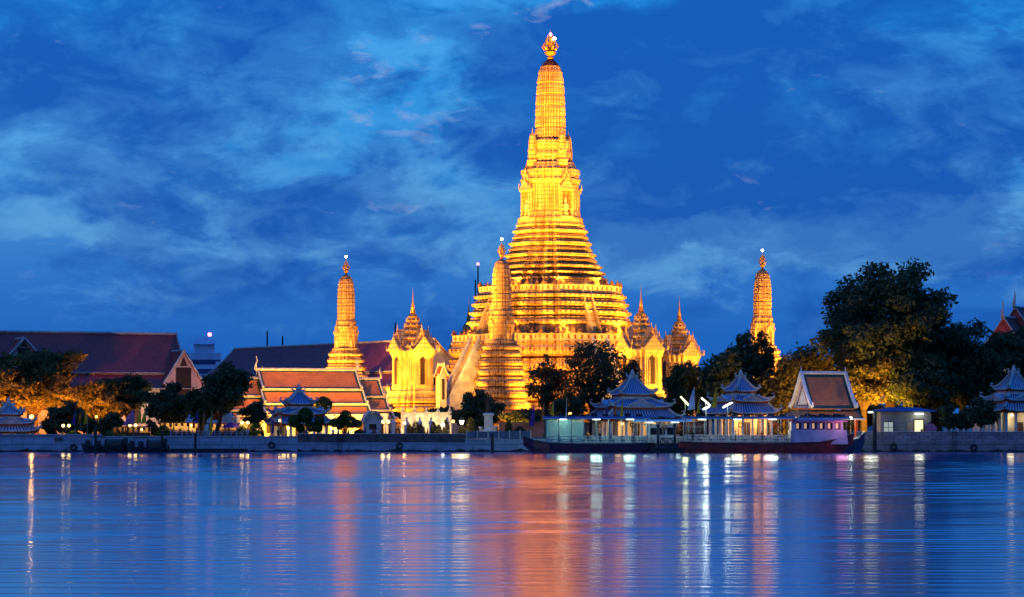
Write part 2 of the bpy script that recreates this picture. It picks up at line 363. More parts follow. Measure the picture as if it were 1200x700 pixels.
# ================================================================== the setting
# the river: a real wave field in front of the bank, flat water round it
WSL = .072     # rms slope of the waves
def river_mesh():
    rw = np.random.default_rng(3)
    ys = [56.0]
    while ys[-1] < 401: ys.append(ys[-1]+.12+.22*min(1, (ys[-1]-56)/160))
    ys[-1] = 401.0; ys = np.array(ys); xs = np.linspace(-150, 150, 121)
    Xg, Yg = np.meshgrid(xs, ys); H = np.zeros_like(Xg); n = 46
    for i in range(n):
        lam = .55*(2.6/.55)**rw.random(); th = rw.normal()*.16; k = 2*math.pi/lam
        kx = k*math.sin(th); kx = np.clip(kx, -.55, .55); ky = math.sqrt(k*k-kx*kx)
        H += math.sqrt(2.0/n)*WSL/k*np.sin(kx*Xg+ky*Yg+rw.uniform(0, 6.283))
    gust = .75+.35*np.sin(Yg*.045+1.3*np.sin(Xg*.02)+.6)*np.cos(Xg*.013+Yg*.021)
    edge = np.clip((150-np.abs(Xg))/12, 0, 1)*np.clip((Yg-56)/3, 0, 1)*np.clip((401-Yg)/2, 0, 1)
    H *= gust*edge*np.clip(.12+.88*(Yg-60)/130, 0, 1); nr, nc = Xg.shape
    V = np.stack([Xg, Yg, H], -1).reshape(-1, 3); ii = np.arange(nr*nc).reshape(nr, nc)
    F = np.stack([ii[:-1, :-1], ii[:-1, 1:], ii[1:, 1:], ii[1:, :-1]], -1).reshape(-1, 4)
    o = len(V); fl = [(-2500, -60), (2500, -60), (2500, 56), (150, 56), (-150, 56), (-2500, 56), (2500, 401), (150, 401), (-150, 401), (-2500, 401)]
    V = np.concatenate([V, [(x, y, 0) for x, y in fl]]); quads = np.concatenate([F, [(o+5, o+4, o+8, o+9), (o+3, o+2, o+6, o+7)]])
    nq = len(quads); me = bpy.data.meshes.new('river_water'); me.vertices.add(len(V)); me.vertices.foreach_set('co', V.reshape(-1).astype(np.float32))
    ext = [o, o+1, o+2, o+3, o+4, o+5]; idx = np.concatenate([quads.reshape(-1), ext]).astype(np.int32)
    me.loops.add(len(idx)); me.loops.foreach_set('vertex_index', idx); me.polygons.add(nq+1)
    me.polygons.foreach_set('loop_start', np.concatenate([np.arange(nq)*4, [nq*4]]).astype(np.int32)); me.polygons.foreach_set('use_smooth', [True]*(nq+1))
    me.update(calc_edges=True); me.validate(); ob = bpy.data.objects.new('river_water', me); C.objects.link(ob); return ob
wm = bpy.data.materials.new('river_water'); wm.use_nodes = True; t = wm.node_tree; t.nodes.clear()
wo = t.nodes.new('ShaderNodeOutputMaterial'); wmix = t.nodes.new('ShaderNodeMixShader'); wd = t.nodes.new('ShaderNodeBsdfDiffuse'); wg = t.nodes.new('ShaderNodeBsdfGlossy')
wd.inputs[0].default_value = (.001, .045, .24, 1); wg.inputs['Roughness'].default_value = .13; wg.inputs[0].default_value = (1, 1, 1, 1); wmix.inputs[0].default_value = .80
t.links.new(wd.outputs[0], wmix.inputs[1]); t.links.new(wg.outputs[0], wmix.inputs[2]); t.links.new(wmix.outputs[0], wo.inputs[0])
x = t.nodes.new('ShaderNodeTexCoord')
def wave(sx, sy, det, rough=.55):
    mp = t.nodes.new('ShaderNodeMapping'); mp.inputs['Scale'].default_value = (sx, sy, 1); t.links.new(x.outputs['Object'], mp.inputs[0])
    n = t.nodes.new('ShaderNodeTexNoise'); n.inputs['Scale'].default_value = 1; n.inputs['Detail'].default_value = det; n.inputs['Roughness'].default_value = rough
    t.links.new(mp.outputs[0], n.inputs['Vector']); return n.outputs['Fac']
def bump(h, dist, prev=None):
    bp = t.nodes.new('ShaderNodeBump'); bp.inputs['Distance'].default_value = dist; bp.inputs['Strength'].default_value = 1
    t.links.new(h, bp.inputs['Height'])
    if prev: t.links.new(prev, bp.inputs['Normal'])
    return bp.outputs[0]
w = river_mesh(); w.data.materials.append(wm); tag(w, kind='structure')


g = MB(); g.add([(-4500, 400.5, 2), (4500, 400.5, 2), (4500, 9000, 2), (-4500, 9000, 2), (4500, 400.5, -2), (-4500, 400.5, -2)], [(0, 1, 2, 3), (5, 4, 1, 0)])
tag(g.build('temple_ground', mat('paving', '#6d675e', '#48443e', .2, .85)), kind='structure')

# ================================================================== the golden temple
TX, TY, TR = PX(645, 520), 520.0, R(32)
def T(lx, ly, z=2.0):
    c, s_ = math.cos(TR), math.sin(TR); return (TX + lx*c - ly*s_, TY + lx*s_ + ly*c, z)
QUAD = [(1, -.48), (1, .48), (.86, .48), (.86, .68), (.68, .68), (.68, .86), (.48, .86), (.48, 1)]
def redent(n, quad=QUAD):
    o = []
    for q in range(4):
        c, s_ = [(1, 0), (0, 1), (-1, 0), (0, -1)][q]
        P = [(x*c - y*s_, x*s_ + y*c) for x, y in quad]
        for (x0, y0), (x1, y1) in zip(P, P[1:]):
            Lh = math.hypot(x1-x0, y1-y0); nx, ny = (y1-y0)/Lh, -(x1-x0)/Lh; k = max(1, round(Lh*n))
            for i in range(k):
                for a, f in ((0.02, 1), (.62, 1), (.66, 0), (.98, 0)):
                    u = (i+a)/k; o.append((x0+(x1-x0)*u, y0+(y1-y0)*u, nx, ny, f))
    return o
def raise_tower(B, prof, m=None):
    """loft of a profile; recesses, ledges and gaps between ribs have shade painted in (darker second material)"""
    m = m or MB(); R_ = [ring(B, p[1], p[2] if False else p[0], p[2]) for p in prof]; n = len(B); base = len(m.f)
    am = max(p[1] for p in prof)*.8; us = [0.0]
    for j in range(n): us.append(us[-1]+math.hypot(B[(j+1) % n][0]-B[j][0], B[(j+1) % n][1]-B[j][1])*am)
    m.loft(R_, 0, uv=[(us[j], us[j+1]) for j in range(n)])
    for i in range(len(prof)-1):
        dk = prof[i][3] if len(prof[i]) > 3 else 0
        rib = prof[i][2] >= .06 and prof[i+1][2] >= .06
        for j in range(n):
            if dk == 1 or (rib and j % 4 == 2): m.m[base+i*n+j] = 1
    return m
def ring(B, a, z, d=0.0): return [(x*a + nx*d*f, y*a + ny*d*f, z) for x, y, nx, ny, f in B]
def tower(B, prof): return [ring(B, a, z, d) for z, a, d in prof]
def tier(z0, z1, a0, a1, flare=.05, rib=.12):
    """one moulded storey: recess, lotus flare, ribbed band, cap"""
    h = z1-z0
    return [(z0, a0*.95, .03, 1), (z0+.15*h, a0*.95, .03, 0), (z0+.16*h, a0*.985, .03), (z0+.36*h, a0*(1+flare*.7), .03), (z0+.40*h, a0*(1+flare), rib),
            (z0+.62*h, a0*(1+flare), rib), (z0+.66*h, a0*(1+flare*.5), .03), (z0+.82*h, a1*1.0, .03), (z0+.86*h, a1*1.02, .08), (z0+.97*h, a1*1.02, .08), (z0+h, a1*.97, .02, 1)]

def trident(mb, z, h, r):
    """the gilt thunderbolt finial on top of a prang"""
    mb.lathe([(r*.35, z-.05*h), (r*.55, z+.02*h), (r*.3, z+.08*h), (r*.8, z+.16*h), (r*.9, z+.22*h), (r*.3, z+.30*h), (r*.22, z+.36*h), (r*.3, z+.7*h), (r*.12, z+.85*h), (.02, z+h)], 10)
    for lev, (zb, rr) in enumerate(((.30, 1.1), (.5, .8))):
        for k in range(6 if lev == 0 else 4):
            a = 2*math.pi*k/(6 if lev == 0 else 4) + .3
            q = lambda f, dz: (math.cos(a)*r*rr*f, math.sin(a)*r*rr*f, z+(zb+dz)*h)
            mb.tube([q(.1, 0), q(.85, .02), q(1.05, .1), q(.9, .2), q(.75, .28)], [r*.16, r*.2, r*.17, r*.12, .03], 5)
    return mb

def statue_mesh(s=1.0):
    """a squat guardian with both arms raised against the ledge above"""
    m = MB()
    m.lathe([(.34*s, 0), (.36*s, .1*s), (.28*s, .5*s), (.34*s, .8*s), (.42*s, 1.25*s), (.2*s, 1.4*s), (.14*s, 1.45*s), (.2*s, 1.55*s), (.2*s, 1.7*s), (.12*s, 1.85*s), (.02, 2.05*s)], 8)
    for d in (-1, 1):
        m.tube([(d*.3*s, 0, 1.25*s), (d*.66*s, -.05, 1.35*s), (d*.6*s, 0, 1.85*s)], [.12*s, .1*s, .08*s], 5)
        m.tube([(d*.15*s, 0, .55*s), (d*.5*s, -.12*s, .42*s), (d*.42*s, -.05, 0)], [.17*s, .14*s, .1*s], 5)
    return m

def niche(parent, dist, z, wd, h, rot, statue='white'):
    """a porch on one face: red recess, posts, stepped gable, a figure inside; built facing -Y and turned by rot"""
    p = MB(); hw = wd/2; d = wd*.42
    p.box(-hw, hw, -d, 0, -h*.08, 0)
    for s_ in (-1, 1): p.box(s_*hw-.13*wd*(s_ > 0), s_*hw+.13*wd*(s_ < 0), -d*.9, 0, 0, h*.56)
    p.box(-hw*1.12, hw*1.12, -d*1.1, 0, h*.56, h*.62)
    for k, (ww, z0, z1, dd) in enumerate(((1.12, .62, .86, 1.0), (.8, .80, 1.0, .75))):
        p.prism([(-hw*ww, z0*h), (hw*ww, z0*h), (hw*ww*.45, (z0+.13)*h), (0, z1*h), (-hw*ww*.45, (z0+.13)*h)], -d*dd, .0)
    p.tube([(0, -d*.8, .84*h), (0, -d*.8, 1.08*h)], [.09*wd, .02], 5)
    for s_ in (-1, 1): p.tube([(s_*hw*1.1, -d, .60*h), (s_*hw*1.3, -d, .66*h), (s_*hw*1.3, -d, .76*h)], [.06*wd, .05*wd, .01], 5)
    o = p.build('niche_porch', M['gold2'], parent, loc=(math.sin(rot)*dist, -math.cos(rot)*dist, z), rz=rot)
    r_ = MB(); r_.box(-hw*.74, hw*.74, -.06, -.02, .02, h*.55); r_.build('niche_back', M['redniche'], o)
    s2 = MB(); q = h*.2
    s2.lathe([(hw*.42, 0), (hw*.44, q*.3), (hw*.3, q*.5), (hw*.34, q*.9), (hw*.42, q*1.25), (hw*.16, q*1.45), (hw*.2, q*1.6), (hw*.17, q*1.8), (.03, q*2.15)], 8, (0, -d*.45, .02))
    for s_ in (-1, 1): s2.tube([(s_*hw*.36, -d*.45, q*1.2), (s_*hw*.5, -d*.6, q*.8), (s_*hw*.2, -d*.85, q*.75)], [hw*.12, hw*.1, hw*.08], 5)
    s2.build('niche_figure', M['goldplain'] if statue == 'white' else M['figure'], o)
    return o

def stair(parent, y0, z0, y1, z1, wd, n, th=.75):
    """a flight from (y0,z0) up to (y1,z1) on the -Y face, with solid side walls"""
    out_ = MB(); poly = [(y0, z0)]
    for i in range(n):
        zz = z0+(z1-z0)*(i+1)/n; poly += [(y0+(y1-y0)*i/n, zz), (y0+(y1-y0)*(i+1)/n, zz)]
    poly += [(y1, z0)]; out_.prism(poly[::-1], -wd/2, wd/2, 'x')
    st = out_.build('stairs', M['goldplain'], parent)
    for s_ in (-1, 1):
        q = MB(); a, b_ = sorted((s_*wd/2+s_*.01, s_*(wd/2+th)))
        q.prism([(y0-.7, z0), (y0-.7, z0+.8), (y1, z1+.8), (y1, z0)][::-1], a, b_, 'x')
        L_ = math.hypot(y1-y0, z1-z0)
        q.tube([((a+b_)/2, y0-.7, z0+.9), ((a+b_)/2, y1-.02, z1+.9)], th*.42, 6)
        q.build('stair_wall', M['stone'] if wd > 2 else M['goldplain'], st)
    return st

lerp_ = lambda a, b_, t_: a+(b_-a)*t_
B1 = redent(11); B2 = redent(8)

# ---- main tower
mp_ = thing('main_prang', 'tallest golden floodlit temple tower, terraced, with a lamp on its spire', 'temple tower', (TX, TY, 2), TR)
zy = lambda y: 3 + (492-y)/5.8
prof = [(-.5, 20.6, .02)]
zs = [0, 3.2, 6.3, 9.3, 12.2, 15.0, 18.5]; As = [20.2, 19.7, 19.3, 18.9, 18.5, 18.1, 17.8]
for i in range(6): prof += tier(zs[i], zs[i+1], As[i], As[i+1], .02, .18)
raise_tower(B1, prof).build('lower_terrace', [M['gold'], M['groove_shade']], mp_)
def balustrade(a, z, h, name='balustrade'):
    m = MB(); i_ = a-.55
    m.loft([ring(B1, a, z-.15, .02), ring(B1, a, z+.25*h, .02), ring(B1, a-.08, z+.25*h, .1), ring(B1, a-.08, z+.8*h, .1), ring(B1, a+.06, z+.8*h, .02), ring(B1, a+.06, z+h, .02),
            ring(B1, i_, z+h, 0), ring(B1, i_, z-.15, 0)], 0, False, False)
    n_ = len(B1)
    for j in range(n_):
        if j % 4 == 2: m.m[2*n_+j] = 1  # balustrade gaps get the same painted shade
    o = m.build(name, [M['goldplain'], M['groove_shade']], mp_)
    k = None
    for q in range(4):
        c, s_ = [(1, 0), (0, 1), (-1, 0), (0, -1)][q]
        for (x, y) in QUAD[:-1]:
            X, Y = (x*(a-.2))*c-(y*(a-.2))*s_, (x*(a-.2))*s_+(y*(a-.2))*c
            if k is None: k = MB().box(-.32, .32, -.32, .32, -.05, .3).lathe([(.3, .28), (.36, .5), (.16, .8), (.02, 1.2)], 6).build('post_cap', M['figure'], o, loc=(X, Y, z+h))
            else: again(k, o, (X, Y, z+h))
balustrade(17.9, 18.5, 1.4)
prof = [(18.4, 15.0, .02), (21.6, 14.6, .05)]
zs = [21.4, 23.4, 25.2, 26.9, 28.4]; As = [14.7, 14.3, 13.9, 13.5, 13.1]
for i in range(4): prof += tier(zs[i], zs[i+1], As[i], As[i+1], .035, .14)
raise_tower(B1, prof).build('middle_terrace', [M['gold'], M['groove_shade']], mp_)
balustrade(13.1, 28.4, 1.3)
prof = [(28.3, 10.6, .02), (30.8, 10.2, .05)]
ys = [332, 325, 318, 304, 291, 276.5, 262]; aw = [10.0, 9.6, 9.0, 8.0, 7.2, 6.5, 5.9]
for i in range(6):
    z0, z1 = zy(ys[i]), zy(ys[i+1])
    if i < 2: prof += tier(z0, z1, aw[i], aw[i+1], .05, .13)
    else:
        zm, am = lerp_(z0, z1, .58), lerp_(aw[i], aw[i+1], .45); prof += tier(z0, zm, aw[i], am*1.0, .05, .14) + tier(zm, z1, am*.985, aw[i+1], .015, .12)
raise_tower(B1, prof).build('upper_terrace', [M['gold'], M['groove_shade']], mp_)
# cella
c0, c1 = zy(262), zy(200)
prof = [(c0-.2, 6.0, .02), (c0+.9, 5.9, .1), (c0+1, 5.6, .02), (c0+2.0, 5.45, .05), (c0+2.1, 5.2, .12), (c1-3.0, 5.0, .12), (c1-2.9, 5.3, .03), (c1-2.0, 5.5, .1), (c1-1.9, 5.2, .02), (c1-.9, 5.15, .12), (c1-.8, 5.45, .02), (c1, 5.3, .05)]
raise_tower(B1, prof).build('cella', [M['gold2'], M['groove_shade']], mp_)
for k in range(4): niche(mp_, 5.0, c0+1.2, 3.0, 9.0, k*math.pi/2)
# spire with its bands
prof = [(c1-.05, 5.0, .05), (c1+.7, 4.6, .1), (zy(192), 4.3, .05), (zy(191), 3.7, .03), (zy(186), 3.6, .12), (zy(185), 3.85, .02), (zy(180), 3.7, .1), (zy(179), 3.5, .02), (zy(173), 3.4, .14), (zy(172), 3.6, .02), (zy(166), 3.45, .1), (zy(164), 3.2, .02)]
raise_tower(B1, prof).build('spire_base', [M['gold2'], M['groove_shade']], mp_)
ROUND = [(1, -.36), (1, .36), (.93, .36), (.93, .56), (.8, .56), (.8, .66), (.66, .66), (.66, .8), (.56, .8), (.56, .93), (.36, .93), (.36, 1)]
B3 = redent(9, ROUND)
prof = [(zy(165), 3.0, .02)]; bands = [164, 151, 138, 125, 112, 99, 88, 80]; aa = [2.78, 2.75, 2.71, 2.64, 2.54, 2.40, 2.2, 1.88]
for i in range(7):
    z0, z1, a0, a1 = zy(bands[i]), zy(bands[i+1]), aa[i], aa[i+1]; h = z1-z0
    prof += [(z0, a0*.95, .01), (z0+.06*h, a0*.95, .02), (z0+.1*h, a0*1.03, .02), (z0+.2*h, a0*1.0, .16), (z0+.8*h, a1*1.0, .16), (z0+.86*h, a1*1.04, .02), (z1, a1*1.0, .02)]
prof += [(zy(78), 1.72, .06, 1), (zy(74.5), 1.3, .04, 1), (zy(71), .75, .02, 1), (zy(68), .3, .01)]
raise_tower(B3, prof).build('spire', [M['gold2'], M['groove_shade']], mp_)
f = trident(MB(), zy(69), zy(35)-zy(69), 1.35).build('finial', M['goldmetal'], mp_)
MB().ball((.35, -.9, zy(46)), .34).build('lamp', M['star'], f); MB().ball((-.35, -.6, zy(41)), .28).build('lamp', emit('pink_lamp', (1, .3, .45), 20), f)
# turrets over the niches
def turret(parent, loc):
    m = MB(); Bt = redent(5)
    m.loft(tower(Bt, [(-.6, 1.0, .02), (.5, 1.0, .06), (.6, .8, .02), (2.2, .72, .08), (2.3, .85, .02), (2.6, .8, .02), (2.7, .68, .05), (4.6, .6, .07), (5.6, .42, .03), (6.0, .12, .01)]), 0)
    m.tube([(0, 0, 5.9), (0, 0, 7.2)], [.12, .02], 5)
    return m.build('turret', M['gold2'], parent, loc=loc)
tt = turret(mp_, (0, -4.3, zy(192)))
for p in ((4.3, 0), (0, 4.3), (-4.3, 0)): again(tt, mp_, (*p, zy(192)))
# stairs on the four faces of both lower storeys
s1 = stair(mp_, -27.5, .2, -17.6, 18.5, 2.6, 34); s2 = stair(mp_, -16.6, 18.5, -12.9, 28.4, 1.5, 22, .42)
for k in (1, 2, 3):
    for s_ in (s1, s2): again(s_, mp_, (0, 0, 0), k*math.pi/2)
# rows of guardian figures
fig = None
def figures(a, z, s_, per):
    global fig
    for q in range(4):
        for i in range(per):
            t_ = (i-(per-1)/2)/((per-1)/2)*.80
            if abs(t_) < .12: continue
            x = t_*a; y = -a*(1 if abs(t_) < .47 else (.87 if abs(t_) < .67 else .7)) - .35*s_
            ro = q*math.pi/2; X, Y = x*math.cos(ro)-y*math.sin(ro), x*math.sin(ro)+y*math.cos(ro)
            if fig is None: fig = statue_mesh().build('guardian_figure', M['figure'], mp_, loc=(X, Y, z)); fig.rotation_euler.z = ro; fig.scale = (s_,)*3
            else: again(fig, mp_, (X, Y, z), ro, s_)
figures(10.2, 28.4, 1.15, 8); figures(14.7, 18.5, 1.45, 9); 
for q in (0, 3):
    for i in range(9):
        x = (i-4)/4*.8*19.6
        if abs(x) < 3: continue
        y = -20.0*(1 if abs(x) < 9.4 else (.87 if abs(x) < 13.3 else .7)) - 1.0; ro = q*math.pi/2
        again(fig, mp_, (x*math.cos(ro)-y*math.sin(ro), x*math.sin(ro)+y*math.cos(ro), 3.0), ro, 1.6)

# ---- the four corner towers
def corner_prang(label, loc):
    t_ = thing('corner_prang', label, 'temple tower', loc, TR, 'golden corner towers round the main tower')
    prof = [(-.4, 5.3, .02)]
    zs = [0, 2.4, 4.6, 6.8, 8.9, 10.9, 12.8, 14.4, 15.8, 17.0]; As = [5.2, 4.9, 4.6, 4.3, 4.0, 3.75, 3.5, 3.25, 3.05, 2.85]
    for i in range(9): prof += tier(zs[i], zs[i+1], As[i], As[i+1], .05, .12)
    raise_tower(B2, prof).build('base', [M['gold'], M['groove_shade']], t_)
    raise_tower(B2, [(16.9, 2.6, .02), (17.6, 2.5, .08), (17.7, 1.95, .02), (21.4, 1.85, .14), (21.5, 2.1, .02), (22.1, 2.15, .08), (22.2, 1.9, .02), (23.0, 1.8, .1), (23.1, 1.95, .02), (23.5, 1.7, .02)]).build('cella', [M['gold2'], M['groove_shade']], t_)
    for k in range(4): niche(t_, 1.85, 17.7, 1.4, 5.0, k*math.pi/2)
    B4 = redent(6, ROUND); prof = [(23.3, 1.75, .02)]; zb = [23.4, 24.9, 26.4, 27.9, 29.3, 30.6, 31.6, 32.4]; aa = [1.60, 1.61, 1.61, 1.59, 1.53, 1.42, 1.22, .88]
    for i in range(7):
        z0, z1, a0, a1 = zb[i], zb[i+1], aa[i], aa[i+1]; h = z1-z0
        prof += [(z0, a0*.94, .01), (z0+.08*h, a0*.94, .01), (z0+.14*h, a0*1.03, .02), (z0+.22*h, a0, .1), (z0+.8*h, a1, .1), (z0+.88*h, a1*1.04, .02), (z1, a1, .01)]
    prof += [(32.75, .4, .01), (33, .12, .01)]
    raise_tower(B4, prof).build('spire', [M['gold2'], M['groove_shade']], t_)
    f = trident(MB(), 32.9, 3.4, .62).build('finial', M['goldmetal'], t_)
    MB().ball((0, 0, 36.55), .24).build('lamp', M['star'], f)
    return t_
q = 43/math.sqrt(2)
cp = corner_prang('golden corner tower with a star lamp standing directly in front of the main tower', T(-q, -q))
copy_thing(cp, T(-q, q), TR, 'slender golden corner tower with a star lamp rising behind the orange-roofed hall')
copy_thing(cp, T(q, -q), TR, 'slender golden corner tower with a star lamp rising out of dark trees')
copy_thing(cp, T(q, q), TR, 'golden corner tower hidden behind the main tower')

# ---- the four small mondops on the sides
def mondop(label, loc, rz):
    t_ = thing('mondop', label, 'shrine', loc, rz, 'golden spired shrines at the sides of the main tower')
    prof = [(-.3, 5.3, .02)]; zs = [0, 2.2, 4.2, 6.0, 7.8]; As = [5.2, 4.95, 4.7, 4.45, 4.2]
    for i in range(4): prof += tier(zs[i], zs[i+1], As[i], As[i+1], .03, .12)
    raise_tower(B2, prof).build('base', [M['gold'], M['groove_shade']], t_)
    raise_tower(B2, [(7.7, 4.1, .02), (8.6, 4.0, .1), (8.7, 3.7, .03), (9.6, 3.65, .05), (9.7, 3.5, .2), (15.0, 3.45, .2), (15.1, 3.7, .03), (15.7, 3.8, .1), (15.8, 3.95, .03), (16.3, 4.1, .05), (16.6, 3.9, .02)]).build('body', [M['goldplain'], M['groove_shade']], t_)
    for k in range(4):
        ro = k*math.pi/2
        d = MB(); d.box(-.55, .55, -3.78, -3.5, 9.8, 14.3); d.prism([(-.75, 14.3), (.75, 14.3), (.4, 14.9), (0, 15.4), (-.4, 14.9)], -3.8, -3.5)
        do = d.build('doorway', M['darkdoor'], t_, rz=ro)
        f = MB(); f.box(-.85, -.56, -3.86, -3.5, 9.7, 14.4); f.box(.56, .85, -3.86, -3.5, 9.7, 14.4); f.box(-.95, .95, -3.9, -3.5, 9.5, 9.79); f.build('frame', M['gold2'], do)
        p = MB()
        for (ww, z0, z1, y0, y1) in ((2.6, 16.4, 19.2, -4.4, -1.0), (1.9, 17.4, 20.6, -3.6, -.8)):
            p.prism([(-ww, z0), (ww, z0), (ww*.55, z0+(z1-z0)*.4), (0, z1), (-ww*.55, z0+(z1-z0)*.4)], y0, y1)
            p.tube([(0, y0+.2, z1-.2), (0, y0+.1, z1+.9)], [.16, .02], 5)
            for s_ in (-1, 1): p.tube([(s_*ww, y0+.15, z0), (s_*ww*1.15, y0+.1, z0+.4), (s_*ww*1.15, y0+.1, z0+1.1)], [.18, .14, .02], 5)
        p.build('pediment', M['gold2'], t_, rz=ro)
    prof = []; zs = [16.4, 18.2, 19.7, 20.9, 21.9, 22.8, 23.6]; As = [3.3, 2.55, 1.95, 1.48, 1.1, .8, .58]
    for i in range(6):
        z0, z1, a0, a1 = zs[i], zs[i+1], As[i], As[i+1]
        prof += [(z0, a0*.9, .02), (z0+.25*(z1-z0), a0*.9, .06), (z0+.3*(z1-z0), a0*1.04, .06), (z0+.5*(z1-z0), a0*1.02, .12), (z1, a1*.92, .02)]
    rf = MB().loft(tower(redent(4), prof), 0).build('roof', M['gold2'], t_)
    an = None
    for i in range(5):
        for q_ in range(8):
            aq = q_*math.pi/4; rr = As[i]*(1.0 if q_ % 2 == 0 else 1.08); z = zs[i]+.3*(zs[i+1]-zs[i])
            if an is None: an = MB().tube([(0, 0, -.05), (.06, 0, .5), (0, 0, 1.0)], [.17, .13, .02], 5).build('antefix', M['gold2'], rf, loc=(rr*math.cos(aq), rr*math.sin(aq), z), rz=aq)
            else: again(an, rf, (rr*math.cos(aq), rr*math.sin(aq), z), aq)
    pr = [(.56, 23.4)]
    for i in range(9):
        z = 23.5+i*.34; r_ = .50*(1-i/9.5)+.05; pr += [(r_, z), (r_*1.15, z+.12), (r_*.8, z+.3)]
    pr += [(.12, 26.6), (.07, 27.5), (.02, 28.9)]
    MB().lathe(pr, 10).build('spire', M['goldmetal'], t_)
    return t_
mo = mondop('golden shrine with a needle spire between the orange-roofed hall and the corner tower', T(-32, 0), TR+math.pi*1.5)
copy_thing(mo, T(0, -32), TR, 'golden needle-spired shrine just beside the right foot of the main tower')
copy_thing(mo, T(32, 0), TR+math.pi/2, 'farther golden needle-spired shrine half behind the dark trees, right of its twin')
copy_thing(mo, T(0, 32), TR+math.pi, 'golden shrine behind the main tower with only its needle spire showing')

# ---- floodlights round the temple
GOLD = (1.0, .445, .026)
KF = 1.18
FL = None
def flood(lx, ly, z, tx, ty, tz, e, ang=75, col=GOLD, world=False, group='floodlights washing the golden towers', label='small floodlight aimed up at the golden towers'):
    global FL
    p = (lx, ly, z) if world else T(lx, ly, z); q_ = (tx, ty, tz) if world else T(tx, ty, tz)
    if FL is None:
        FL = thing('floodlight', label, 'floodlight', p, 0, group)
        MB().box(-.3, .3, -.16, .10, .32, .72).build('housing', M['darksteel'], FL)
        b_ = MB(); b_.box(-.36, -.31, -.05, .05, .02, .6); b_.box(.31, .36, -.05, .05, .02, .6); b_.box(-.36, .36, -.12, .12, 0, .05); b_.build('bracket', M['darksteel'], FL)
        MB().box(-.26, .26, .101, .115, .36, .68).build('lens', emit('flood_lens', (1, .75, .35), 4), FL)
        o = FL
    else: o = copy_thing(FL, p, 0, label, None, group)
    d = Vector(q_)-Vector(p); az = math.atan2(d.y, d.x)-math.pi/2; o.rotation_euler.z = az
    l = Matrix.Rotation(-az, 3, 'Z') @ d
    for c in [c for c in o.children if c.type == 'LIGHT']: bpy.data.objects.remove(c)
    spot(o, (0, .3, .55), l, col, e*KF, ang)
    return o
for lx, ly in ((-30, -46), (-10, -50), (10, -50), (30, -46)):
    flood(lx, ly, 2, lx*.15, -8, 34, 95000, 75)
    flood(ly, lx, 2, -8, lx*.15, 34, 95000, 75)
for s_ in (-1, 1):
    flood(s_*12, -44, 2, s_*2, -4, 58, 190000, 40); flood(-44, s_*12, 2, -4, s_*2, 58, 190000, 40)
    flood(s_*7.4, -17.0, 20.5, s_*2, -5, 52, 15000, 85); flood(-17.0, s_*7.4, 20.5, -5, s_*2, 52, 17000, 85)
    flood(s_*5, -12.3, 30.4, s_*1, -4, 62, 22000, 85); flood(-12.3, s_*5, 30.4, -4, s_*1, 62, 22000, 85)
for s_ in (-1, 1):
    for ax in (0, 1):
        for r_, zz, tt in ((17.0, 20.5, 14.6), (12.3, 30.4, 10.2)):
            p_ = (s_*r_*.30, -r_); q2 = (s_*r_*.30, -tt)
            if ax: p_, q2 = p_[::-1], q2[::-1]
            flood(*p_, zz, *q2, zz+1.9, 950, 150)
flood(48, -30, 2, 12, 0, 36, 120000, 75); flood(-30, 48, 2, 0, 12, 36, 100000, 75)
for px, tz_ in ((452, 62), (447, 74), (650, 78), (664, 60), (700, 74), (457, 52)): flood(PX(px, 449), 449, 2, TX, TY-3, tz_, 420000, 24, world=True)
# the corner towers: wide washes near, narrow beams from farther off
for px in (556, 584, 612):
    flood(PX(px, 448), 448, 2, T(-q, -q)[0], T(-q, -q)[1], 27, 9000, 46, world=True); flood(PX(px+6, 455), 455, 2, T(-q, -q)[0], T(-q, -q)[1], 9, 5200, 100, world=True)
for (cx, cy), offs in (((-q, q), ((-24, -14), (-30, 4), (-14, -22))), ((q, -q), ((4, -30), (-14, -24), (14, -22)))):
    for dx, dy in offs: flood(cx+dx, cy+dy, 2, cx, cy, 24, 120000, 55, (1, .45, .04))
for cx, cy, dd in ((0, -32, ((-9, -13), (9, -13))), (-32, 0, ((-13, -9), (-13, 9))), (32, 0, ((3, -16), (-3, -18)))):
    for dx, dy in dd: flood(cx+dx, cy+dy, 2, cx, cy, 22, 11500, 80)

# ================================================================== halls with tiled roofs
def lerp(a, b, t): return a+(b-a)*t
def slab(m, A, B, Cc, D, bw, mi_f=0, mi_b=1, sag=.35, th=.14, n=8):
    """roof slope: A-B top edge, D-C bottom edge; border strips of width bw in another tile"""
    A, B, Cc, D = map(Vector, (A, B, Cc, D)); Lx = (B-A).length; Ly = (D-A).length
    us = [0, bw/Lx, .5, 1-bw/Lx, 1] if bw else [0, .5, 1]
    vs = [0] + ([bw*.7/Ly] if bw else []) + [i/n for i in range(1, n)] + ([1-bw/Ly] if bw else []) + [1]
    vs = sorted(set(round(v, 4) for v in vs))
    grid = [[(A.lerp(B, u)).lerp(D.lerp(Cc, u), v) - Vector((0, 0, sag*4*v*(1-v))) for u in us] for v in vs]
    k0 = len(m.f); m.sheet(grid, th)
    if bw:
        nc = len(us)-1; nf = (len(vs)-1)*nc
        for i in range(nf):
            r_, c_ = divmod(i, nc)
            v_ = (vs[r_]+vs[r_+1])/2
            if c_ in (0, nc-1) or v_ < bw*.7/Ly or v_ > 1-bw/Ly: m.m[k0+i] = mi_b
    return m
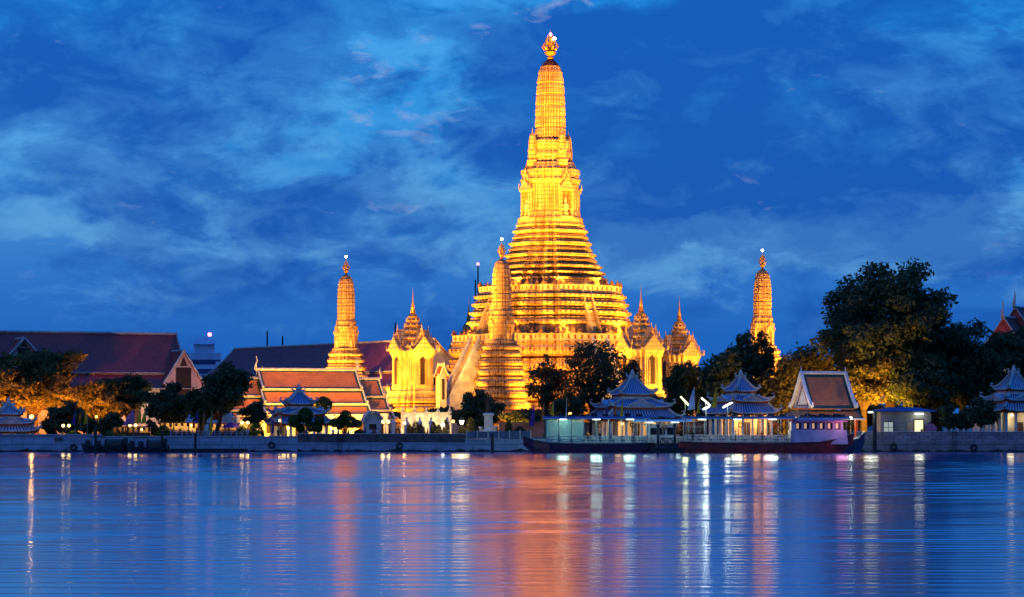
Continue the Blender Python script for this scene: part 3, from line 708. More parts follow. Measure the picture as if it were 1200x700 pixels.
def horn(m, p, dx, s_=1.0):
    """the curled roof finial at the end of a ridge"""
    x, y, z = p
    m.tube([(x, y, z-.2*s_), (x+dx*.5*s_, y, z+.3*s_), (x+dx*.35*s_, y, z+1.0*s_), (x+dx*.1*s_, y, z+1.6*s_), (x+dx*.35*s_, y, z+2.4*s_)], [.28*s_, .26*s_, .2*s_, .12*s_, .02], 6)
def gabled(parent, tiers, field, border, bw=.8, sag=.3, trim='ridge', horns=1.0, gable_mat=None):
    """stacked gable roof. tiers: (x0, x1, d_top, z_top, d_bottom, z_bottom); ridge along local X"""
    for ti, (x0, x1, d0, z0, d1, z1) in enumerate(tiers):
        for s_ in (-1, 1):
            m = slab(MB(), (x0, s_*d0, z0), (x1, s_*d0, z0), (x1, s_*d1, z1), (x0, s_*d1, z1), bw, 0, 1, sag)
            o = m.build('roof_tier', [field, border], parent)
            tr = MB()
            for xx in (x0, x1):
                pts = [(xx, lerp(s_*d0, s_*d1, v), lerp(z0, z1, v)-sag*4*v*(1-v)+.12) for v in (0, .25, .5, .75, 1)]
                pts.append((xx, s_*(d1+.35), z1+.45)); tr.tube(pts, .17, 5)
            if d0 > 0: tr.tube([(x0, s_*d0, z0+.1), (x1, s_*d0, z0+.06)], .09, 5)
            tr.tube([(x0, s_*d1, z1-.02), (x1, s_*d1, z1-.02)], .08, 5)
            if d0 == 0 and s_ == -1:
                tr.tube([(x0-.1, 0, z0+.12), (x1+.1, 0, z0+.12)], .26, 6)
                if horns: horn(tr, (x0, 0, z0), -1, horns); horn(tr, (x1, 0, z0), 1, horns)
            tr.build('ridge_trim', M[trim], o)
        if d0 == 0:
            for xx, q_ in ((x0+.35, .12), (x1-.47, .12)):
                MB().prism([(-d1*.93, z1), (d1*.93, z1), (0, z0-.25)], xx, xx+q_, 'x').build('gable', gable_mat or M['white'], parent)
def window(parent, x, y0, z, wd, h, frame=None, pane=None, arch=False):
    f = MB()
    for a, b_ in ((-wd/2-.14, -wd/2), (wd/2, wd/2+.14)): f.box(x+a, x+b_, y0-.1, y0+.03, z-.12, z+h+.12)
    f.box(x-wd/2-.2, x+wd/2+.2, y0-.16, y0+.03, z-.3, z-.121); f.box(x-wd/2-.2, x+wd/2+.2, y0-.13, y0+.03, z+h+.121, z+h+.3)
    o = f.build('window', frame or M['white'], parent)
    MB().box(x-wd/2, x+wd/2, y0-.04, y0+.02, z, z+h).build('pane', pane or M['darkdoor'], o); return o

# -- the long maroon-roofed hall on the left
Y = 470.0; ANG = R(22)
hx, hz = PX(207, Y), PZ(392, Y)-2
hall = thing('assembly_hall', 'long hall under a plain maroon roof with a pink dormer gable', 'hall', (hx, Y, 2), ANG)
gabled(hall, [(-62, 0, 0, hz, 7.6, hz-7.2), (-62, .5, 7.3, hz-7.5, 11.5, hz-10.0)], M['maroon_tile'], M['maroon_tile'], 0, .35, horns=0, gable_mat=M['cream'])
MB().box(-61, -1, -10.4, 10.4, 0, hz-9.6).build('wall', M['cream'], hall)
for i in range(9): window(hall, -4-i*6.2, -10.4, 2.4, 1.6, 3.2)
def dormer(parent, x, yb, yf, zr, hw, drop):
    m = MB()
    for s_ in (-1, 1): slab(m, (x, yb, zr), (x, yf-.5, zr), (x+s_*hw*1.15, yf-.5, zr-drop*1.12), (x+s_*hw*1.15, yb, zr-drop*1.12), 0, sag=.15)
    o = m.build('dormer_roof', M['maroon_tile'], parent)
    t2 = MB(); t2.tube([(x, yb, zr+.1), (x, yf-.6, zr+.1)], .22, 5)
    for s_ in (-1, 1): t2.tube([(x, yf-.5, zr+.1), (x+s_*hw*1.15, yf-.5, zr-drop*1.12+.1)], .2, 5)
    t2.build('ridge_trim', M['ridge'], o)
    g_ = MB(); g_.prism([(x-hw, zr-drop-4), (x+hw, zr-drop-4), (x+hw, zr-drop), (x, zr-.25), (x-hw, zr-drop)], yf, yf+.3); go = g_.build('dormer_gable', mat('pink_plaster', '#dcb4a8', '#bc9488', .6, .7), parent)
    w_ = MB(); w_.box(x-hw*.42, x+hw*.42, yf-.06, yf-.01, zr-drop-3.2, zr-drop*.55); w_.build('window', M['darkdoor'], go)
    w3 = MB(); w3.prism([(x-.7, zr-drop*.5), (x+.7, zr-drop*.5), (x, zr-drop*.18)], yf-.05, yf-.01); w3.build('vent', M['wood'], go)
dormer(hall, -1.6, -3.0, -11.0, PZ(412, 462)-2, 3.3, 5.4); dormer(hall, -29.5, 0, -8.0, PZ(399, 462)-2, 2.6, 3.0)

# -- the big dark roof behind the left corner tower, ridge running away from the river
YR = 530.0; rx, rz_ = PX(510, YR), PZ(398, YR)-2
dk = thing('long_temple_hall', 'dark purple-roofed long hall with a pale gable behind the golden shrine', 'hall', (rx, YR, 2), R(-56))
gabled(dk, [(-88, 0, 0, rz_, 7.5, rz_-6.5), (-88, .4, 7.2, rz_-6.9, 11.5, rz_-9.8)], M['purple_tile'], M['purple_tile'], 0, .35, horns=0, gable_mat=M['white'])
MB().box(-86, -1.2, -10.2, 10.2, 0, rz_-9.4).build('wall', M['white'], dk)
for i in range(10): window(dk, -5-i*7.5, -10.2, 2.6, 1.7, 3.4)

# -- the orange and green tiled hall in front of it
Y = 440.0; oz = PZ(434, Y)-2
hl = thing('ordination_hall', 'temple hall with stepped orange tile roof edged in green and white', 'hall', (PX(359, Y), Y, 2), ANG)
x0, x1 = -8.6, 8.9
gabled(hl, [(x0, x1, 0, oz, 3.1, oz-3.2), (x0-.3, x1+.3, 2.9, oz-3.5, 5.2, oz-5.7), (x0-.6, x1+.6, 5.0, oz-6.0, 7.4, oz-7.6)], M['orange_tile'], M['green_tile'], .55, .2)
gabled(hl, [(x1-.5, x1+4.2, 0, oz-1.5, 2.9, oz-4.4), (x1-.2, x1+4.6, 2.7, oz-4.7, 4.8, oz-6.8), (x1, x1+5.0, 4.6, oz-7.1, 6.6, oz-8.4)], M['orange_tile'], M['green_tile'], .5, .2, horns=.9)
gabled(hl, [(x0-5.5, x0+.5, 0, oz-1.5, 2.9, oz-4.4), (x0-5.9, x0+.2, 2.7, oz-4.7, 4.8, oz-6.8), (x0-6.2, x0, 4.6, oz-7.1, 6.6, oz-8.4)], M['orange_tile'], M['green_tile'], .5, .2, horns=.9)
MB().box(x0-5, x1+4, -5.6, 5.6, 0, oz-7.4).build('wall', M['white'], hl)
for i in range(8): window(hl, x0-3+i*3.3, -5.6, .7, 1.0, 2.0, M['goldplain'])
cl = None
for i in range(9):
    xx = x0-5.5+i*3.25
    if cl is None: cl = MB().box(-.28, .28, -.28, .28, 0, oz-7.7).build('pillar', M['white'], hl, loc=(xx, -7.0, 0))
    else: again(cl, hl, (xx, -7.0, 0))
# arched gateway by its right corner
Y = 425.0
ag = thing('arched_gate', 'white arched gateway with a curved grey roof beside the orange hall', 'gateway', (PX(436, Y), Y, 2), R(20))
pa = lambda r_, n=14: [(r_*math.cos(math.pi*(1-i/n)), 2.3+(r_*1.25)*math.sin(math.pi*(1-i/n))) for i in range(n+1)]
wall_ = pa(1.45); MB().prism([(-1.45, 0)] + wall_ + [(1.45, 0)], -.4, .4).build('wall', M['white'], ag)
o_ = pa(1.75); i_ = pa(1.5); MB().prism(o_+i_[::-1], -.9, .9).build('roof', M['ridge'], ag)
MB().box(-.62, .62, -.46, -.41, 0, 2.3).build('door', M['darkdoor'], ag)

# -- Thai sala on the right with the steep roof
Y = 413.0; sz_ = PZ(438, Y)-2
sa = thing('riverside_sala', 'pavilion with steep brown and green roof and a pale blue gable facing the pier', 'pavilion', (PX(939, Y), Y, 2), R(22))
M['bluewhite'] = mat('pale_blue_plaster', '#c4d0da', '#9fb0bf', .8, .6)
Lr = 8.0
m = MB()
for s_ in (-1, 1): slab(m, (0, 0, sz_), (Lr, 0, sz_), (Lr, s_*3.4, sz_-5.6), (0, s_*3.4, sz_-5.6), .75, 0, 1, .35)
ro = m.build('roof', [M['brown_tile'], M['green_tile']], sa)
t2 = MB()
for xx in (-.05, Lr+.05):
    for s_ in (-1, 1):
        pts = [(xx, s_*3.5*v, sz_-5.6*v-.35*4*v*(1-v)+.2) for v in (0, .25, .5, .75, 1)] + [(xx, s_*3.9, sz_-5.3), (xx, s_*3.9, sz_-4.5)]
        t2.tube(pts, [.34]*5+[.25, .03], 6)
t2.tube([(-.2, 0, sz_+.15), (Lr+.2, 0, sz_+.15)], .3, 6); horn(t2, (0, 0, sz_), -.3, .5); horn(t2, (Lr, 0, sz_), .3, .5)
t2.build('ridge_trim', M['bluewhite'], ro)
m = MB()
for s_ in (-1, 1):
    slab(m, (-.8, s_*3.0, sz_-5.9), (Lr+.8, s_*3.0, sz_-5.9), (Lr+.8, s_*4.9, sz_-7.3), (-.8, s_*4.9, sz_-7.3), .4, 0, 1, .1)
slab(m, (-.3, -3.0, sz_-5.9), (-.3, 3.0, sz_-5.9), (-1.7, 4.2, sz_-6.9), (-1.7, -4.2, sz_-6.9), .4, 0, 1, .05)
lo = m.build('lower_roof', [M['brown_tile'], M['green_tile']], sa)
t3 = MB(); t3.tube([(-1.7, -4.6, sz_-7.0), (-1.7, 4.6, sz_-7.0)], .14, 5); t3.tube([(-.9, -4.95, sz_-7.3), (Lr+.9, -4.95, sz_-7.3)], .14, 5); t3.build('eave_trim', M['bluewhite'], lo)
gb = MB(); gb.prism([(-3.0, sz_-5.5), (3.0, sz_-5.5), (0, sz_-.5)], .25, .45, 'x'); go = gb.build('gable', M['bluewhite'], sa)
g2 = MB(); a_, b2 = [(-2.1, sz_-5.2), (2.1, sz_-5.2), (0, sz_-1.7)], [(-1.75, sz_-5.05), (1.75, sz_-5.05), (0, sz_-2.1)]
for i in range(3):
    j = (i+1) % 3; g2.prism([a_[i], a_[j], b2[j], b2[i]], .17, .24, 'x')
g2.build('moulding', M['goldred'], go)
cl = None
for xx in (0, Lr/2, Lr):
    for yy in (-3.6, 3.6):
        if cl is None: cl = MB().box(-.22, .22, -.22, .22, 0, sz_-6.6).build('pillar', M['fascia'], sa, loc=(xx, yy, 0))
        else: again(cl, sa, (xx, yy, 0))
MB().box(-1, Lr+1, -4.2, 4.2, .0, .25).build('floor_slab', M['concrete'], sa)
lb = MB().tube([(Lr-1.2, -3, sz_-7.2), (Lr-.2, -3, sz_-7.2)], .07, 6).build('tube_light', M['white_lamp'], sa)
point(lb, (Lr-.7, -3, sz_-7.6), (.8, 1, .8), 120)

# -- red gables of a far temple roof at the right edge
Y = 560.0
rt = thing('red_gabled_temple', 'temple roof with pinkish red gables and tall horn finials above the right trees', 'temple', (PX(1176, Y), Y, 2), R(58))
tz = PZ(372, Y)-2
gabled(rt, [(0, 22, 0, tz, 5.5, tz-7), (1, 24, 5.2, tz-7.3, 9, tz-10)], M['maroon_tile'], M['maroon_tile'], .6, .4, horns=1.6, gable_mat=mat('red_gable', '#b04a3c', '#7a2a24', .7, .6))
gabled(rt, [(7, 29, 0, tz+2.4, 5.0, tz-3.6)], M['maroon_tile'], M['maroon_tile'], .6, .4, horns=1.6, gable_mat=mat('rose_gable', '#b8564c', '#84322c', .7, .6))
MB().box(2, 22, -8, 8, 0, tz-9.6).build('wall', M['cream'], rt)

# -- modern blocks far behind, with a mast
Y = 900.0
def block(label, px0, px1, ytop, tint, floors, crown_h=0):
    cx = PX((px0+px1)/2, Y); hw = (px1-px0)/2/S(Y); top = PZ(ytop, Y)-2
    b_ = thing('office_block', label, 'building', (cx, Y, 2), R(12), 'distant office blocks')
    MB().box(-hw, hw, -hw*.7, hw*.7, 0, top).build('wall', tint, b_)
    for i in range(floors):
        z = top*(.35+.62*i/floors); m_ = MB(); m_.box(-hw*.95, hw*.95, -hw*.7-.08, -hw*.7-.02, z, z+1.7); m_.build('window', M['blueglass'], b_)
    if crown_h:
        r_ = MB(); r_.box(-hw*.6, hw*.6, -hw*.5, hw*.5, top, top+crown_h*.6); r_.lathe([(hw*.95, 0), (hw*.5, crown_h*.5)], 4, (0, 0, top+crown_h*.6)); r_.build('roof', M['pale_block'], b_)
    return b_, top
M['blueglass'] = mat('window_band', '#34507c', '#1f3358', 2, .2)
M['pale_block'] = mat('pale_concrete', '#c9d6e8', '#a4b4cc', .2, .8)
bk, tp = block('pale blue-grey office block with a dark hip roof and red beacon on the left skyline', 220, 258, 414, M['pale_block'], 5, 5)
be = MB().ball((2, 0, tp+6.5), .7).build('beacon_lamp', M['red_lamp'], bk)
block('lower pale block half hidden beside the taller hip-roofed office block', 252, 278, 424, M['pale_block'], 4)
block('small grey block peeping out between the two left roofs', 210, 224, 420, M['pale_block'], 4)
def mast(px, y0, Y, name, label, lamp=False):
    h = PZ(y0, Y)-2; t_ = thing('radio_mast', label, 'mast', (PX(px, Y), Y, 2), 0, 'thin radio masts')
    m_ = MB()
    for a in range(3): m_.tube([(.6*math.cos(a*2.1), .6*math.sin(a*2.1), 0), (.1*math.cos(a*2.1), .1*math.sin(a*2.1), h)], .09, 4)
    for i in range(int(h/1.5)):
        z = i*1.5; s_ = .6-.5*z/h; m_.tube([(s_, 0, z), (-s_*.5, s_*.86, z+.7), (-s_*.5, -s_*.86, z+1.4)], .05, 4)
    m_.build('lattice', M['darksteel'], t_)
    if lamp: MB().ball((0, 0, h+.3), .35).build('lamp', M['red_lamp'], t_)
mast(560, 311, 640, 'a', 'lattice radio mast with a red lamp left of the front corner tower', True)
mast(557, 328, 645, 'a', 'shorter thin mast just left of the red-lamped mast')
mast(313, 388, 620, 'a', 'thin mast standing above the middle of the dark purple roof')
mast(331, 394, 620, 'a', 'short thin mast near the corner tower above the dark purple roof')
mast(463, 378, 620, 'a', 'thin mast beside the needle of the left golden shrine')

# ================================================================== Chinese-style pavilions
def skirt(m, hw0, hd0, z0, hw1, hd1, z1, up, mi=0, th=.16):
    for q_ in range(4):
        a, b_, c_, d_ = (hw0, hd0, hw1, hd1) if q_ % 2 == 0 else (hd0, hw0, hd1, hw1)
        grid = []
        for i in range(9):
            v = i/8; row = []
            for j in range(13):
                s_ = -1+2*j/12
                x = s_*lerp(a, c_, v); y = -lerp(b_, d_, v); z = z1+(z0-z1)*(1-v)**1.45+up*abs(s_)**5*v*v
                ro = q_*math.pi/2; row.append((x*math.cos(ro)-y*math.sin(ro), x*math.sin(ro)+y*math.cos(ro), z))
            grid.append(row)
        # widest row first so that the tile ribs run down the slope
        m.sheet(grid[::-1] if False else grid, th, mi)
def hips(m, hw0, hd0, z0, hw1, hd1, z1, up, r_=.2, curl=.9):
    for sx in (-1, 1):
        for sy in (-1, 1):
            pts = []
            for i in range(7):
                v = i/6; pts.append((sx*lerp(hw0, hw1, v), sy*lerp(hd0, hd1, v), z1+(z0-z1)*(1-v)**1.45+up*v*v+.12))
            pts += [(sx*(hw1+.35), sy*(hd1+.35), z1+up+.35), (sx*(hw1+.3), sy*(hd1+.3), z1+up+curl), (sx*(hw1+.02), sy*(hd1+.02), z1+up+curl*.9)]
            m.tube(pts, [r_]*7+[r_*1.1, r_*.8, r_*.4], 6)
def pavilion(label, px, Y, peak, hs, eaves, tile, rz, wall='white', glow=(1, .62, .2), power=300, group='Chinese-style riverside pavilions', cap_first=True):
    k = math.cos(rz)+abs(math.sin(rz)); s_ = S(Y)
    h = [x/s_/k*.87 for x in hs]; zp = PZ(peak, Y)-2; ze = [PZ(e, Y)-2 for e in eaves]
    t_ = thing('chinese_pavilion', label, 'pavilion', (PX(px, Y), Y, 2), rz, group)
    # cap
    def part(nm, hw0, z0, hw1, z1, up, curl, th=.16):
        m_ = MB(); skirt(m_, hw0, hw0, z0, hw1, hw1, z1, up, 0, th); o = m_.build(nm, tile, t_)
        r2 = MB(); hips(r2, hw0, hw0, z0, hw1, hw1, z1, up, .2, curl)
        for q_ in range(4):
            ro = q_*math.pi/2; rot = lambda x, y, z: (x*math.cos(ro)-y*math.sin(ro), x*math.sin(ro)+y*math.cos(ro), z)
            r2.tube([rot(hw1*u, -hw1-.04, z1+up*abs(u)**5-.06) for u in (-1, -.8, -.5, 0, .5, .8, 1)], .13, 5)
        r2.build('ridge_trim', M['ridge'], o)
        fz = MB(); fz.loft([[(sx*(hw1*.93), sy*(hw1*.93), z) for sx, sy in ((-1, -1), (1, -1), (1, 1), (-1, 1))] for z in (z1-.42, z1-.1)], 0); fz.build('fascia', M['fascia'], o)
        return o
    c_ = part('cap_roof', .32, zp-.5, h[0], ze[0], .25, .7)
    fi = MB(); fi.lathe([(.5, -.3), (.62, .1), (.35, .25), (.5, .5), (.28, .75), (.3, .95), (.04, 1.35)], 8, (0, 0, zp-.6)); 
    for s2 in (-1, 1): fi.tube([(s2*.3, 0, zp-.5), (s2*.95, 0, zp-.35), (s2*1.05, 0, zp+.1), (s2*.75, 0, zp+.12)], [.22, .2, .13, .05], 5)
    fi.build('finial', M['ridge'], c_)
    MB().box(-h[0]*.86, h[0]*.86, -h[0]*.86, h[0]*.86, ze[0]-.95, ze[0]-.43).build('clerestory', M['white'], t_)
    part('middle_roof', h[0]*.9, ze[0]-.85, h[1], ze[1], .35, .9)
    # gablets on the middle roof
    for q_ in range(4):
        ro = q_*math.pi/2; g_ = MB(); gw = h[1]*.42; zt, zb = ze[1]+(ze[0]-ze[1])*.55, ze[1]+.1
        g_.prism([(-gw, zb), (gw, zb), (0, zt)], -h[1]*.97, -h[1]*.55)
        go = g_.build('gablet', tile, t_, rz=ro)
        tr = MB(); tr.tube([(-gw-.2, -h[1]*.98, zb+.05), (-gw*.4, -h[1]*.98, lerp(zb, zt, .5)), (0, -h[1]*.98, zt+.1), (gw*.4, -h[1]*.98, lerp(zb, zt, .5)), (gw+.2, -h[1]*.98, zb+.05)], .16, 5); tr.build('ridge_trim', M['ridge'], go)
    part('lower_roof', h[1]*.9, ze[1]-.4, h[2], ze[2], .4, .9)
    # posts, walls, floor
    wv = h[2]*.80; zb = ze[2]-.35
    MB().box(-wv-.6, wv+.6, -wv-.6, wv+.6, 0, .35).build('plinth', M['stone'], t_)
    c0_ = None
    for i in range(4):
        for ro in range(4):
            x = -wv+2*wv*i/4; X, Y_ = x*math.cos(ro*math.pi/2)+wv*math.sin(ro*math.pi/2), x*math.sin(ro*math.pi/2)-wv*math.cos(ro*math.pi/2)
            if c0_ is None:
                c0_ = MB().lathe([(.36, .3), (.36, .5), (.25, .55), (.25, zb-.3), (.36, zb-.25), (.36, zb)], 10).build('pillar', M[wall], t_, loc=(X, Y_, 0))
            else: again(c0_, t_, (X, Y_, 0))
    MB().box(-wv*.6, wv*.6, -wv*.45, wv*.45, .36, zb).build('inner_wall', M['cream'], t_)
    do = MB(); do.box(-.8, .8, -wv*.45-.08, -wv*.45-.02, .37, min(2.6, zb-.4)); do.build('door', M['wood'], t_)
    MB().box(-wv, wv, -wv, wv, zb+.01, zb+.2).build('ceiling_panel', M['cream'], t_)
    for sx in (-.55, .55):
        lo_ = MB().ball((sx*wv, -wv*.75, zb-.45), .17).build('lantern', emit('pavilion_lantern', glow, 10), t_)
        point(lo_, (sx*wv, -wv*.75, zb-.95), glow, power)
    return t_
WARM = (1, .6, .18)
pavilion('Chinese pavilion at the far left edge with grey ribbed roof behind a bright lamp', 10, 416, 471, (21, 38, 45), (485, 496, 505), M['ribbed'], R(18), power=420, glow=(1, .72, .22))
pavilion('Chinese pavilion with blue and white roof lit yellow inside in front of the orange hall', 350, 414, 455, (23, 40, 48), (473, 485, 496), M['ribbed_blue'], R(14), power=520, glow=(1, .72, .22))
pavilion('widest blue-roofed Chinese pavilion standing behind the two ferries', 741, 424, 438, (29, 52, 64), (462, 477, 491), M['ribbed_blue'], R(14), power=300)
pavilion('Chinese pavilion with an orange glow under its eaves between the ferry and the steep sala', 868, 424, 438, (22, 40, 50), (458, 470, 484), M['ribbed_blue'], R(26), power=700, glow=(1, .5, .1))
pavilion('Chinese pavilion with violet-white ribbed roof at the right edge behind a small tree', 1188, 416, 433, (25, 38, 46), (456, 469, 481), M['ribbed'], R(20), power=140, glow=(1, .85, .5))

# -- small riverside buildings
Y = 412.0
sh = thing('quay_shed', 'grey shed with flat blue roof and a bright open doorway on the right quay', 'shed', (PX(1058, Y), Y, 2), R(6))
h = PZ(483, Y)-2
MB().box(-4.2, 4.0, -2.2, 2.2, 0, h).build('wall', mat('grey_render', '#9a9890', '#77756f', .7, .8), sh)
rf = MB(); rf.box(-4.9, 4.8, -3.0, 2.8, h+.01, h+.18); rf.loft([[(sx*4.85-.05, sy*2.9-.1, h+.18) for sx, sy in ((-1, -1), (1, -1), (1, 1), (-1, 1))], [(sx*2.2, sy*.3, h+.75) for sx, sy in ((-1, -1), (1, -1), (1, 1), (-1, 1))]]); rf.build('roof', mat('blue_sheet_roof', '#3a5f9c', '#27456f', .8, .5), sh)
d = MB(); d.box(1.3, 2.7, -2.28, -2.21, .05, 2.9); do = d.build('doorway', emit('lit_room', (1, .82, .42), 1.0), sh)
MB().box(.1, 1.25, -2.27, -2.21, .05, 2.5).build('door', mat('cream_door', '#c9b08a', '#b0946c', 1, .6), sh)
w_ = MB(); w_.box(-3.7, -2.2, -2.26, -2.21, 1.0, 2.6); w_.build('window', emit('lit_window', (.8, .85, .6), .28), sh); fr_ = MB()
for x in (-3.74, -3.0, -2.2): fr_.box(x, x+.07, -2.30, -2.262, .95, 2.65)
for z in (.93, 1.75, 2.62): fr_.box(-3.74, -2.13, -2.305, -2.301, z, z+.07)
fr_.build('window_frame', M['wood'], sh); fd = MB(); fd.box(1.2, 1.3, -2.34, -2.21, .05, 3.0); fd.box(2.7, 2.8, -2.34, -2.21, .05, 3.0); fd.box(1.2, 2.8, -2.34, -2.21, 3.001, 3.1); fd.box(1.35, 1.9, -2.33, -2.29, .05, 1.0); fd.box(2.3, 2.65, -2.33, -2.29, .05, 1.5); fd.build('door_frame', M['wood'], sh)
lb = MB().tube([(1.3, -2.6, h-.3), (2.7, -2.6, h-.3)], .09, 6).build('tube_light', M['white_lamp'], sh); point(lb, (2, -2.9, h-.4), (.95, 1, .8), 90)
# lit stall buildings on the left quay
def stall(label, px, Y, hw, ytop, col, e, awn):
    h = PZ(ytop, Y)-2; t_ = thing('quay_stall', label, 'stall', (PX(px, Y), Y, 2), R(8), 'open stalls lit from inside on the left quay')
    w2 = hw/S(Y)
    MB().box(-w2, w2, 1.4, 1.6, 0, h).build('back_wall', M['cream'], t_); MB().box(-w2-.35, w2+.35, -1.8, 1.9, h, h+.16).build('canopy', awn, t_)
    MB().box(-w2*.95, w2*.95, -1.2, -.7, 0, .95).build('counter', M['wood'], t_)
    p0 = None
    for x in (-w2, -w2*.35, w2*.35, w2):
        if p0 is None: p0 = MB().box(-.09, .09, -.09, .09, 0, h).build('post', M['wood'], t_, loc=(x, -1.6, 0))
        else: again(p0, t_, (x, -1.6, 0))
    for x in (-w2*.5, w2*.5):
        lo_ = MB().ball((x, 0, h-.35), .16).build('lamp', M['warm'], t_); point(lo_, (x, -.2, h-.6), col, e)
    bx = MB(); rs_ = random.Random(int(px))
    for i in range(9):
        x = -w2*.95+i*w2*.21; zz = h*rs_.uniform(.2, .75); bx.box(x, x+w2*rs_.uniform(.1, .2), .5, 1.2, 0, zz)
        if rs_.random() < .6: bx.box(x, x+w2*.12, -.9, -.6, .95, .95+rs_.uniform(.15, .5))
    bx.build('shelving', M['wood'], t_)
    for s2 in (-1, 1): MB().box(min(s2*w2, s2*(w2-.06)), max(s2*w2, s2*(w2-.06)), -1.4, 1.4, 0, h*.98).build('side_panel', M['fascia'], t_)
    hg = MB()
    for i in range(7):
        x = -w2*.85+i*w2*.28; hg.box(x, x+w2*.13, -1.3, -1.2, h-.25-rs_.uniform(.2, .6), h-.02)
    hg.build('valance', awn, t_)
stall('dark-canopied stall glowing orange below the yellow flags', 155, 412, 22, 501, (1, .45, .08), 150, M['darksteel'])
stall('bright amber stall with shelves beside the leaning tree', 212, 416, 24, 496, (1, .62, .16), 330, M['fascia'])
stall('amber stall with a pale canopy behind the purple umbrella', 262, 418, 17, 497, (1, .62, .16), 240, M['pinkcloth'])
# market umbrella
Y = 406.5
um = thing('market_umbrella', 'purple market umbrella on the quay', 'umbrella', (PX(271, Y), Y, 2)); h = PZ(495, Y)-2
MB().lathe([(1.65, h-.85), (1.6, h-.78), (.8, h-.3), (.05, h)], 8).build('canopy', M['purple'], um); MB().tube([(0, 0, 0), (0, 0, h+.15)], .05, 6).build('pole', M['steel'], um)
# the white boundary wall in front of the left shrine, washed by strong lamps
Y = 436.0; x0, x1 = PX(472, Y), PX(527, Y); h = (x1-x0)/2
bw_ = thing('boundary_wall', 'white boundary wall under strong lamps at the foot of the left golden shrine', 'wall', ((x0+x1)/2, Y, 2))
zt_ = PZ(485, Y)-2; MB().box(-h, h, 0, .4, 0, zt_).build('panel', M['white'], bw_); MB().box(-h-.1, h+.1, -.12, .52, zt_+.003, zt_+.25).build('coping', M['ridge'], bw_)
p0 = None
for i in range(5):
    x = -h+2*h*i/4
    if p0 is None:
        m_ = MB(); m_.box(-.3, .3, -.3, -.003, 0, zt_+.3); m_.lathe([(.36, 0), (.36, .12), (.12, .5), (.2, .65), (.03, .95)], 8, (0, -.12, zt_+.3)); p0 = m_.build('pier', M['ridge'], bw_, loc=(x, 0, 0))
    else: again(p0, bw_, (x, 0, 0))
# low temple wall and the gatehouse by the stairs
Y = 447.0
tw = MB(); tw.box(PX(585, Y), PX(700, Y), Y, Y+.5, 2, PZ(497, Y)); tw.box(PX(584, Y), PX(701, Y), Y-.15, Y+.65, PZ(497, Y)+.003, PZ(495, Y))
two = tw.build('temple_wall', mat('rose_wall', '#a8806e', '#7c5648', .5, .8)); tag(two, 'low rose temple wall at the foot of the main tower', 'wall', kind='thing')
Y = 500.0
gt = thing('gatehouse', 'little white gatehouse with pointed red roof by the great stairs', 'gatehouse', (PX(517, Y), Y, 2), R(-56)); h = PZ(441, Y)-2
MB().box(-.75, .75, -.75, .75, 0, h).build('wall', M['cream'], gt); gabled(gt, [(-1, 1, 0, h+2.1, 1.05, h-.1)], M['maroon_tile'], M['maroon_tile'], 0, .2, horns=.4)
MB().box(.76, .80, -.3, .3, h*.6, h-.5).build('door', M['darkdoor'], gt)

# ================================================================== trees
rng = np.random.default_rng(11)
def leaves_mesh(name, pts, nrm, size, matl, parent, elong=1.7):
    n = len(pts)
    a = rng.normal(size=(n, 3)); a -= (a*nrm).sum(1)[:, None]*nrm; a /= np.linalg.norm(a, axis=1)[:, None]+1e-9
    b_ = np.cross(nrm, a); s_ = size*(.45+rng.random(n)**2*1.3)[:, None]
    v = np.empty((n, 4, 3)); v[:, 0] = pts-a*s_*elong*.5; v[:, 1] = pts+b_*s_*.45; v[:, 2] = pts+a*s_*elong*.5; v[:, 3] = pts-b_*s_*.45
    me = bpy.data.meshes.new(name); me.vertices.add(n*4); me.vertices.foreach_set('co', v.reshape(-1).astype(np.float32))
    me.loops.add(n*4); me.loops.foreach_set('vertex_index', np.arange(n*4, dtype=np.int32))
    me.polygons.add(n); me.polygons.foreach_set('loop_start', np.arange(0, n*4, 4, dtype=np.int32))
    me.materials.append(matl); me.update(calc_edges=True); me.validate()
    o = bpy.data.objects.new(name, me); C.objects.link(o); o.parent = parent; return o
